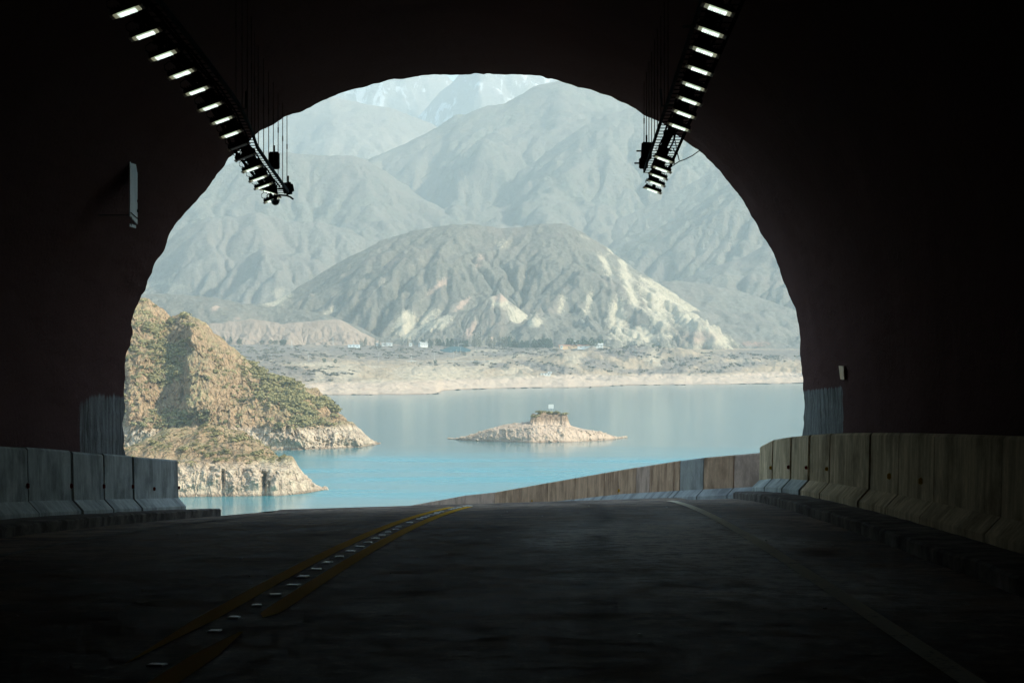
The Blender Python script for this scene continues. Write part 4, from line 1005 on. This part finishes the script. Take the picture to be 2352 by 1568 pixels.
for k in range(8): tree('pine', random.uniform(490, 560), 778+random.uniform(-2, 3), random.uniform(.7, 1.0), 'dark tree in the clump at the left foot of the pink mound', 'trees left of the pink mound')
for k in range(7): tree('round', random.uniform(600, 660), 785+random.uniform(-2, 3), random.uniform(.7, 1.1), 'round tree standing in front of the pink mound', 'trees before the pink mound')
for k in range(14): tree('poplar', random.uniform(820, 960), 795+random.uniform(-1, 1), random.uniform(.5, .9), 'pale bare tree among the white sheds on the left of the terrace', 'bare trees among the sheds')
for (x, y) in ((745, 832), (770, 834), (1000, 835), (1500, 800), (1515, 801)): tree('round', x, y, .6, 'low dark tree standing alone on the shore terrace', 'lone trees on the shore terrace')

def house(px_, py_, w_, d_, h_, wall, roof, label, rot=0, roofh=1.6, flat=False, name='house', win=3, chim=False):
    h_ *= 1.25; L = atpy(px_, py_); o = empty(name, L, (0, 0, R(rot)))
    MB().box((0, 0, h_/2-1), (w_, d_, h_+2)).build('wall', M[wall], o)
    if flat: MB().box((0, 0, h_+.15), (w_+.5, d_+.5, .3)).build('roof', M[roof], o)
    else:
        r = MB(); e = .5; x, y = w_/2+e, d_/2+e
        r.add([(-x, -y, h_), (x, -y, h_), (x, y, h_), (-x, y, h_), (-x, 0, h_+roofh), (x, 0, h_+roofh)], [(0, 1, 5, 4), (2, 3, 4, 5), (0, 4, 3), (1, 2, 5), (0, 3, 2, 1)])
        ro = r.build('roof', M[roof], o)
        if chim: MB().box((w_*.25, .5, h_+roofh+.4), (1.1, 1.1, 2.2)).build('chimney', M['white_paint'], ro)
    for k in range(win):
        MB().box(((k-(win-1)/2)*w_/max(1, win)*.9, -d_/2-.03, h_*.55), (1.3, .12, 1.4)).build('window', M['window'], o)
    tag(o, label, 'house' if name == 'house' else name.replace('_', ' ')); return o
house(972, 794, 14, 9, 4.5, 'white_paint', 'roof_grey', 'white farmhouse with a grey gabled roof beside the dark trees', 25, 4, chim=False)
house(943, 793, 5, 5, 3, 'white_paint', 'roof_grey', 'tiny white hut just left of the gabled farmhouse', 0, 1.6, win=1)
house(889, 794, 18, 7, 3, 'white_paint', 'roof_grey', 'long low white shed among bare trees', 0, 1.6)
house(868, 794, 6, 6, 3, 'white_paint', 'roof_grey', 'small white shed at the left end of the long low one', 10, 1.6, win=1)
house(813, 797, 20, 8, 3.6, 'sign_grey', 'roof_grey', 'wide pale grey metal shed, leftmost of the terrace buildings', 0, .8, flat=True, name='shed')
house(830, 790, 5, 5, 2.5, 'white_paint', 'roof_grey', 'small white cabin behind the wide grey shed', 0, 1.5, win=1)
house(1305, 800, 30, 9, 3.2, 'tan_plate', 'roof_red', 'long low house with terracotta roof at the left of the village group', 0, 1.8, chim=True)
house(1345, 800, 26, 9, 3.0, 'white_paint', 'roof_red', 'long white house with terracotta roof in the middle of the village group', 0, 1.8, chim=True)
house(1326, 792, 14, 8, 6.5, 'white_paint', 'roof_grey', 'two storey white house rising behind the terracotta roofs', 0, 1, flat=True, win=3)
house(1319, 787, 5, 5, 6, 'white_paint', 'roof_grey', 'white tower room above the two storey house', 0, 1, flat=True, win=1)
house(1374, 800, 15, 9, 4.5, 'white_paint', 'white_paint', 'white house with a domed parapet at the right end of the village group', 0, 2.2, chim=True)
house(1290, 800, 4, 4, 3, 'white_paint', 'roof_grey', 'tiny white kiosk at the left edge of the village group', 0, 1, win=1)
house(1253, 862, 14, 5, 2.2, 'white_paint', 'roof_grey', 'low white boathouse on the pale bank at the water', 0, 1, flat=True, name='boathouse')
house(1263, 858, 6, 4, 2.2, 'sign_grey', 'roof_grey', 'small grey hut right behind the boathouse', 0, 1, flat=True, name='boathouse', win=1)

# poles, pylons, gantry, little bridge, pond
polew = [(670, 801, 15, 1), (812, 795, 10, 1), (765, 786, 14, 1), (961, 793, 12, 0), (870, 832, 14, 0), (945, 832, 13, 0), (998, 831, 13, 0), (1041, 832, 16, 0), (1082, 832, 15, 0), (1113, 831, 12, 0), (1058, 813, 11, 0), (1036, 818, 11, 0), (1049, 816, 9, 0), (1093, 810, 9, 0), (623, 832, 12, 0), (708, 828, 12, 0), (1796, 838, 14, 0), (1156, 800, 10, 0), (894, 790, 14, 0)]
place = ['left of the pink mound', 'beside the grey shed', 'in front of the pink mound', 'behind the farmhouse', 'above the pale bank at the far left of the road', 'at the small bridge', 'left of the pond, on the guard rail', 'below the pond', 'right of the pond on the guard rail', 'right end of the roadside row', 'right edge of the pond', 'at the left corner of the pond', 'in front of the pond', 'on the loop road', 'on the left terrace field', 'on the terrace field beside a thicket', 'at the far right shore', 'by the bare poplars', 'among the white sheds']
for (x, y, h_, py_), where in zip(polew, place):
    L = atpy(x, y); o = empty('pylon' if py_ else 'utility_pole', L)
    if py_:
        m_ = MB()
        for a in (-1, 1):
            for b in (-1, 1): m_.bar((a*1.3, b*1.3, -1), (a*.2, b*.2, h_), .16, 4)
        for q in range(5):
            t_ = q/5; s_ = 1.3-(1.1)*t_; s2_ = 1.3-1.1*(t_+.2); m_.bar((-s_, -s_, t_*h_), (s2_, -s2_, (t_+.2)*h_), .1, 4)
        m_.build('lattice', M['pole'], o)
        MB().bar((-2.6, 0, h_*.86), (2.6, 0, h_*.86), .13, 4).build('cross_arm', M['pole'], o)
        tag(o, 'pale lattice pylon '+where, 'pylon', 'pylons on the terrace')
    else:
        MB().bar((0, 0, -1), (0, 0, h_), .22, 5, r2=.15).build('post', M['pole'], o)
        MB().bar((-1.2, 0, h_*.93), (1.2, 0, h_*.93), .1, 4).build('cross_arm', M['pole'], o)
        tag(o, 'thin pale utility pole '+where, 'pole', 'utility poles on the terrace')
L = atpy(1062, 799)
g_ = empty('road_gantry', L)
for s_ in (-6.5, 6.5): MB().bar((s_, 0, -1), (s_, 0, 7), .3, 6).build('leg', M['pole'], g_)
MB().box((0, 0, 7), (13.6, .8, .8)).build('beam', M['pole'], g_); tag(g_, 'pale portal gantry over the road above the pond', 'gantry')
L = atpy(945, 833); b_ = empty('small_bridge', L)
MB().box((0, 0, 2.3), (14, 5, .6)).build('deck', M['white_paint'], b_)
for s_ in (-5, 0, 5): MB().box((s_, 0, .8), (.8, 4, 2.6)).build('pier', M['conc_grey'], b_)
tag(b_, 'short white bridge on piers in the terrace below the road', 'bridge')
def sheet(name, pts, mat, lift, label=None, cat=None):
    vs_ = [atpy(x, y)+Vector((0, 0, lift)) for x, y in pts]; m_ = MB(); m_.add(vs_, [tuple(range(len(vs_)))]); o = m_.build(name, mat); return o
M['pond'] = plain('teal_pond', (.025, .085, .10), .95, 0, .2, .1)
pc = atpy(1045, 807)
pm = MB(); poly = [(-28, 0), (-20, 12), (-10, 30), (0, 36), (12, 30), (26, 10), (28, 0), (14, -12), (-4, -18), (-18, -12)]
tilt = Matrix.Rotation(R(9.5), 3, 'X')
top = [pc+tilt @ Vector((x*.95, y*1.15, 0))+Vector((0, 0, 2.0)) for x, y in poly]; n_ = len(top)
pm.add(top+[v-Vector((0, 0, 8)) for v in top], [tuple(range(n_))]+[(i, (i+1) % n_, n_+(i+1) % n_, n_+i) for i in range(n_)])
tag(pm.build('pond', M['pond']), kind='structure')
# guard rail of the lake road
gr = MB(); pts = [atpy(x, 829.5)+Vector((0, 0, 1.2)) for x in range(620, 1130, 12)]
pts = [Vector((p.x, 3000, EYE-(829.5-CY)/F*3000)) for p in [Vector(((x-CX)/F*3000, 0, 0)) for x in range(640, 1140, 12)]]
gr.tube(pts, .28, 4)
for p in pts[::3]: gr.bar(p-Vector((0, 0, 4)), p, .15, 4)
tag(gr.build('guard_rail', M['pole']), 'thin pale guard rail running along the terrace above the shore', 'guard rail')

# ------------------------------------------------------------------ tunnel lamps, trays and fittings
def lamp(lit):
    o = empty('tunnel_light')
    hb = MB().box((0, 0, .035), (.30, .19, .05), ch=.008)
    for k in range(9): hb.box((-.12+k*.03, 0, .07), (.008, .17, .03))
    hb.build('housing', M['dark_steel'], o)
    if lit:
        e = MB(); e.box((0, 0, .004), (.19, .15, .012)); ln = e.build('lens', M['led_gap'], o)
        for k in range(7): MB().box((-.081+k*.027, 0, -.004), (.0215, .145, .008)).build('led_strip', M['led'], ln)
        for s_ in (-1, 1): MB().box((s_*.115, 0, .003), (.04, .15, .012)).build('end_glow', M['led_end'], o)
    else: MB().box((0, 0, .004), (.25, .15, .012), ch=.003).build('lens', M['led_off'], o)
    for s_ in (-1, 1):
        p = MB(); p.box((s_*.152, 0, .004), (.022, .17, .014)); p.box((s_*.166, -.06, .006), (.012, .03, .02)); p.box((s_*.166, .06, .006), (.012, .03, .02)); p.build('end_cap', M['lamp_end'], o)
    b = MB(); b.box((0, 0, .12), (.05, .10, .10)); b.box((0, 0, .17), (.14, .12, .015)); b.build('bracket', M['dark_steel'], o)
    c = MB(); c.tube([(-.13, .0, .07), (-.17, .0, .12), (-.16, 0, .17), (-.10, 0, .19), (-.04, 0, .17)], .006, 5); c.build('cable', M['cable'], o)
    return o
HL = 3.96
lit_p, off_p = lamp(True), lamp(False)
used = {lit_p: False, off_p: False}
def place_lamp(src, px_, py_, tilt, label, group, dH=0, yaw=0):
    o = src if not used[src] else copy_tree(src); used[src] = True
    z = F*HL/(956-py_); X = (px_-1310)/F*z
    o.location = T(X, z, HL); o.rotation_euler = (math.atan(AZ), R(tilt), R(yaw)); tag(o, label, 'tunnel lamp', group); return o
def ordw(i): return ['first', 'second', 'third', 'fourth', 'fifth', 'sixth', 'seventh', 'eighth', 'ninth', 'tenth', 'eleventh', 'twelfth', 'thirteenth', 'fourteenth', 'fifteenth'][i]
LL = [(293, 29), (335, 81), (377, 128.5), (418, 171), (453, 210), (483.5, 246.5), (510.5, 277.5), (531.3, 309), (549.4, 337.5), (564, 362.5), (579, 389), (594, 411), (605.5, 428.5), (617, 441.7), (626, 460)]
for i, (x, y) in enumerate(LL):
    src = off_p if i in (8, 9) else lit_p
    lab = 'lit ribbed tunnel lamp, %s from the near end of the left row' % ordw(i)
    if i == 8: lab = 'unlit pinkish tunnel lamp, nearer of the two dead ones in the left row'
    if i == 9: lab = 'unlit pinkish tunnel lamp, farther of the two dead ones in the left row'
    if i == 13: lab = 'crooked lamp of the left row hanging with its left end up'
    if i == 14: lab = 'last lamp of the left row behind the dome camera'
    place_lamp(src, x, y, -20 if i != 13 else 16, lab, 'lamps of the left tunnel row', yaw=random.uniform(-2, 2))
RR = [(1648, 24), (1632, 75), (1618, 120), (1606, 163), (1592, 199), (1583, 233), (1571, 263), (1559, 293), None, None, (1524, 367), (1519, 390), (1511, 406), (1506, 422), (1498, 438)]
k = 0
for p in RR:
    if p is None: continue
    place_lamp(lit_p, p[0], p[1], 20, 'lit ribbed tunnel lamp, %s from the near end of the right row' % ordw(k), 'lamps of the right tunnel row', yaw=random.uniform(-2, 2)); k += 1
# ladder trays
def tray(fX, z0, z1, wdir, H, width, label, group, arch_c):
    o = empty('cable_tray', T(fX(z0), z0, H)); O = Vector(o.location)
    zs = np.arange(z0, z1+.01, .5)
    for off, hh, nm, mt in ((0, .055, 'side_rail', 'rail'), (wdir*width, .04, 'side_rail', 'dark_steel')):
        m_ = MB(); vs_ = []
        for z in zs:
            for a, b in ((-.015, -hh/2), (.015, -hh/2), (.015, hh/2), (-.015, hh/2)): vs_.append(T(fX(z)+off+a, z, H+b)-O)
        n = 4; m_.add(vs_, [(i*n+j, (i+1)*n+j, (i+1)*n+(j+1) % n, i*n+(j+1) % n) for i in range(len(zs)-1) for j in range(n)]+[(0, 1, 2, 3), tuple(range(len(vs_)-4, len(vs_)))[::-1]])
        m_.build(nm, M[mt], o)
    rm = MB().box((0, 0, 0), (width, .035, .010)).mesh('rung'); rm.materials.append(M['dark_steel']); z = z0+.1
    while z < z1:
        rg = bpy.data.objects.new('rung', rm); COL.objects.link(rg); rg.parent = o; rg.location = T(fX(z)+wdir*width/2, z, H-.01)-O; z += .30
    for q, rr in ((.30, .014), (.42, .018), (.72, .014)):
        zc = z1-random.uniform(0, 1.4)
        MB().tube([T(fX(z)+wdir*width*q+.01*math.sin(z*3+q*9), z, H+.03)-O for z in np.arange(z0, zc, .6)], rr, 6).build('cable_run', M['cable'], o)
    z = z0+.5; kk = 0
    while z < z1:
        if z < 25.5: z += .92; continue
        X = fX(z); top = float(np.interp(X, A2[10:45, 0], A2[10:45, 1]))+.05
        h_ = MB(); h_.bar(T(X, z, H)-O, T(X, z, top)-O, .007, 5); h_.box(T(X, z, H+(top-H)*.55)-O, (.02, .02, .09)); h_.build('hanger_rod', M['rust'], o)
        z += .92; kk += 1
    tag(o, label, 'cable tray', group)
    return o
lx_ = [(19.5, -4.02), (21.5, -4.1), (23.5, -4.19), (25.8, -4.31), (28, -4.5), (30, -4.72), (33, -4.92), (36.3, -5.12)]
fL = lambda z: float(np.interp(z, [p[0] for p in lx_], [p[1] for p in lx_]))
tray(fL, 15, 36.2, -1, 4.06, .38, 'left ladder cable tray hung on rods beside the left lamp row', 'cable trays', None)
fR = lambda z: float(np.interp(z, [15, 20.8, 33.2], [1.30, 1.28, 1.22]))
tray(fR, 15, 33.3, 1, 4.06, .40, 'right ladder cable tray hung on rods beside the right lamp row', 'cable trays', None)
# suspended plates the last lamps hang from
for sgn, lst, lab in ((-1, LL, 'dark plate carrying the left row lamps under the tray'), (1, [p for p in RR if p], 'dark plate carrying the right row lamps under the tray')):
    o = empty('lamp_rail', T((lst[0][0]-1310)/F*F*HL/(956-lst[0][1]), F*HL/(956-lst[0][1]), HL+.19)); O = Vector(o.location)
    pts = []
    for x, y in lst:
        z = F*HL/(956-y); pts.append(T((x-1310)/F*z, z, HL+.19)-O)
    m_ = MB()
    for a, b in zip(pts[:-1], pts[1:]):
        vs_ = []
        for p in (a, b):
            for dx_, dz_ in ((-.055, -.012), (.055, -.012), (.055, .012), (-.055, .012)): vs_.append(p+Vector((dx_, 0, dz_)))
        m_.add(vs_, [(0, 1, 5, 4), (1, 2, 6, 5), (2, 3, 7, 6), (3, 0, 4, 7)])
    m_.build('strip', M['dark_steel'], o)
    jm = MB().box((0, 0, 0), (.16, .2, .08), ch=.01).mesh('clamp_box'); jm.materials.append(M['black'])
    for a, b in zip(pts[:-1], pts[1:]):
        jo = bpy.data.objects.new('clamp_box', jm); COL.objects.link(jo); jo.parent = o; jo.location = a*.4+b*.6+Vector((0, 0, .03))
    tag(o, lab, 'mounting rail', 'lamp mounting rails')
def boxthing(name, px_, py_, z, dims, label, cat, ch=.015, rot=None, mat='black'):
    p = Vector(((px_-CX)/F*z, z, EYE-(py_-CY)/F*z)); o = empty(name, p)
    MB().box((0, 0, 0), dims, rot, ch=ch).build('case', M[mat], o)
    l = MB().box((0, -dims[1]/2-.004, 0), (dims[0]*.86, .01, dims[2]*.86), rot, ch=.003); l.build('cover', M['dark_steel'], o)
    s_ = MB().bar((0, 0, dims[2]/2), (0, 0, dims[2]/2+.12), .015, 6); s_.bar((-dims[0]/2-.08, 0, 0), (0, 0, 0), .015, 6); s_.build('mount', M['dark_steel'], o)
    tag(o, label, cat); return o
boxthing('junction_box', 630, 369, 34.6, (.165, .25, .29), 'tall black box hanging beside the end of the left tray', 'junction box')
boxthing('floodlight_box', 662, 433, 36.2, (.19, .22, .22), 'black chamfered box at the very end of the left tray', 'junction box', ch=.045, rot=Matrix.Rotation(R(-12), 3, 'Y'))
boxthing('junction_box', 1485, 347, 32.0, (.165, .22, .27), 'taller black box left of the right tray', 'junction box', rot=Matrix.Rotation(R(3), 3, 'Y'))
boxthing('junction_box', 1478, 375, 32.8, (.14, .2, .175), 'smaller black box below the taller one at the right tray', 'junction box')
# dome camera on its arm
def PXZ(px_, py_, z): return Vector(((px_-CX)/F*z, z, EYE-(py_-CY)/F*z))
c0 = PXZ(632.5, 462, 36.3); o = empty('dome_camera', c0)
m_ = MB(); m_.tube([(0, 0, .30), (0, 0, .03)], .035, 8); m_.tube([(0, 0, .12), (.10, 0, .11), (.21, 0, .10), (.28, -.02, .07), (.33, -.03, .03)], .018, 6); m_.bar((-.12, 0, .22), (.2, 0, .22), .016, 6); m_.bar((.2, 0, .22), (.24, 0, .12), .014, 6); m_.build('arm', M['dark_steel'], o)
bm = bmesh.new(); bmesh.ops.create_uvsphere(bm, u_segments=16, v_segments=10, radius=.075)
for v in bm.verts: v.co.z = v.co.z*.9 if v.co.z < 0 else v.co.z*.25
me = bpy.data.meshes.new('dome'); bm.to_mesh(me); bm.free(); d_ = link('dome', me, M['window'], o); d_.location = (0, 0, -.01)
MB().bar((0, 0, .0), (0, 0, .03), .085, 16).build('collar', M['steel'], o)
tag(o, 'dark dome camera below a bent arm at the end of the left lamp row', 'security camera')
# loose wires
def wire(pts, label, name='loose_wire'):
    m_ = MB(); m_.tube([PXZ(*p) for p in pts], .009, 5); tag(m_.build(name, M['cable']), label, 'wire')
wire([(1608, 345, 35), (1590, 358, 35), (1574, 366, 35), (1560, 371, 35), (1548, 379, 35), (1538, 386, 35)], 'straight dark wire from the right tunnel wall to the lamp row')
wire([(1548, 312, 34), (1553, 335, 34), (1556, 352, 34), (1560, 368, 35)], 'wire hanging from the right tray down to the straight wire')
wire([(1546, 340, 34), (1550, 350, 34), (1549, 362, 34), (1549, 376, 34.4)], 'short bowed wire between the right tray and its lamps')
wire([(525, 333, 32), (545, 350, 32), (560, 362, 33), (578, 382, 33), (590, 398, 33)], 'dark wire slanting behind the left lamp row')
for q, (x, y) in enumerate(((556, 352), (575, 372), (592, 393), (604, 412), (611, 436), (620, 450))):
    rr = 5+q % 2
    wire([(x-rr, y+6, 33.5), (x-rr-1, y, 33.5), (x-rr+2, y-4, 33.5), (x+1, y-6, 33.5), (x+rr, y-3, 33.5)], 'small looped lamp lead, %s down the far part of the left row' % ordw(q), 'lamp_lead')
# L-shaped hangers seen faintly in the dark
for pts, lab in (([(565, 210, 26), (565, 249, 26), (546, 253, 26)], 'faint angled hanger right of the left row'), ([(1517, 205, 23), (1520, 244, 23), (1545, 243, 23)], 'faint angled hanger left of the right row'), ([(1568, 62, 20), (1598, 60, 20)], 'faint short bracket left of the nearest right lamps')):
    m_ = MB(); m_.tube([PXZ(*p) for p in pts], .014, 5); tag(m_.build('angle_hanger', M['rail']), lab, 'hanger')

# wall panel on the left, small plate on the right
zp = 31.0; Xp = (308-1176)/F*zp
o = empty('wall_panel', (Xp, zp, EYE+(CY-425)/F*zp))
def pz(py_): return (425-py_)/F*zp
x0, x1 = -.004, -.040
m_ = MB(); poly = [(x0, -.30, pz(499)), (x1, .50, pz(511)), (x1, .50, pz(461)), (x1, .44, pz(457)), (x1, .50, pz(452)), (x1, .50, pz(331)), (x0+.02, .05, pz(344)), (x0, -.30, pz(351))]
n_ = len(poly); nv = Vector((-.015, 0, 0))
m_.add([Vector(p) for p in poly]+[Vector(p)+nv for p in poly], [tuple(range(n_)), tuple(range(2*n_-1, n_-1, -1))]+[(i, (i+1) % n_, n_+(i+1) % n_, n_+i) for i in range(n_)])
m_.build('sheet', M['sign_grey'], o)
MB().box((x1+.01, .42, pz(347)), (.02, .08, .05)).box((x1+.01, .44, pz(480)), (.02, .08, .04)).bar((x0+.012, -.31, pz(491)), (x1+.012, .51, pz(499)), .007).build('clips', M['black'], o)
MB().bar((x0, -.2, pz(500)), (x0, -.2, pz(520)), .006).bar((x1, .2, pz(503)), (x1, .2, pz(522)), .006).build('stays', M['steel'], o)
MB().box(((x0+x1)/2, .0, pz(519)), (.012, .5, .045)).build('foot_plate', M['sign_grey'], o)
MB().bar((x0-.02, .0, pz(494)), (-1.3, .0, pz(493)), .009).build('wall_arm', M['steel'], o)
tag(o, 'tall narrow pale panel standing off the dark left tunnel wall', 'wall panel')
zp = 30.6; o = empty('wall_plate', ((1932-1176)/F*zp, zp, EYE+(CY-855)/F*zp))
m_ = MB(); s_ = zp/F
poly = [(.0, .24, 15*s_), (.0, -.20, 15*s_), (.0, -.26, -16*s_), (.0, .08, -16*s_)]
m_.add([Vector(p) for p in poly]+[Vector(p)+Vector((.012, .0, 0)) for p in poly], [(0, 1, 2, 3), (7, 6, 5, 4)]+[(i, (i+1) % 4, 4+(i+1) % 4, 4+i) for i in range(4)])
m_.build('plate', M['tan_plate'], o); MB().bar((.01, 0, 0), (.35, 0, 0), .01).build('stem', M['dark_steel'], o)
tag(o, 'small tilted tan marker plate on the dark right wall above the bare concrete patch', 'marker plate')

# ------------------------------------------------------------------ haze
hb = bpy.data.materials.new('haze_air'); hb.use_nodes = True; nt = hb.node_tree; nt.nodes.remove(nt.nodes['Principled BSDF'])
pv = nt.nodes.new('ShaderNodeVolumePrincipled'); pv.inputs['Color'].default_value = (.80, .965, .975, 1); pv.inputs['Density'].default_value = 1.08e-4
pv.inputs['Anisotropy'].default_value = .1
nt.links.new(pv.outputs[0], nt.nodes['Material Output'].inputs['Volume'])
m_ = MB(); m_.box((0, 6900, 1240), (30000, 18200, 2500)); o = m_.build('haze', hb); tag(o, 'thin bluish air between the tunnel and the mountains', 'haze', kind='stuff')
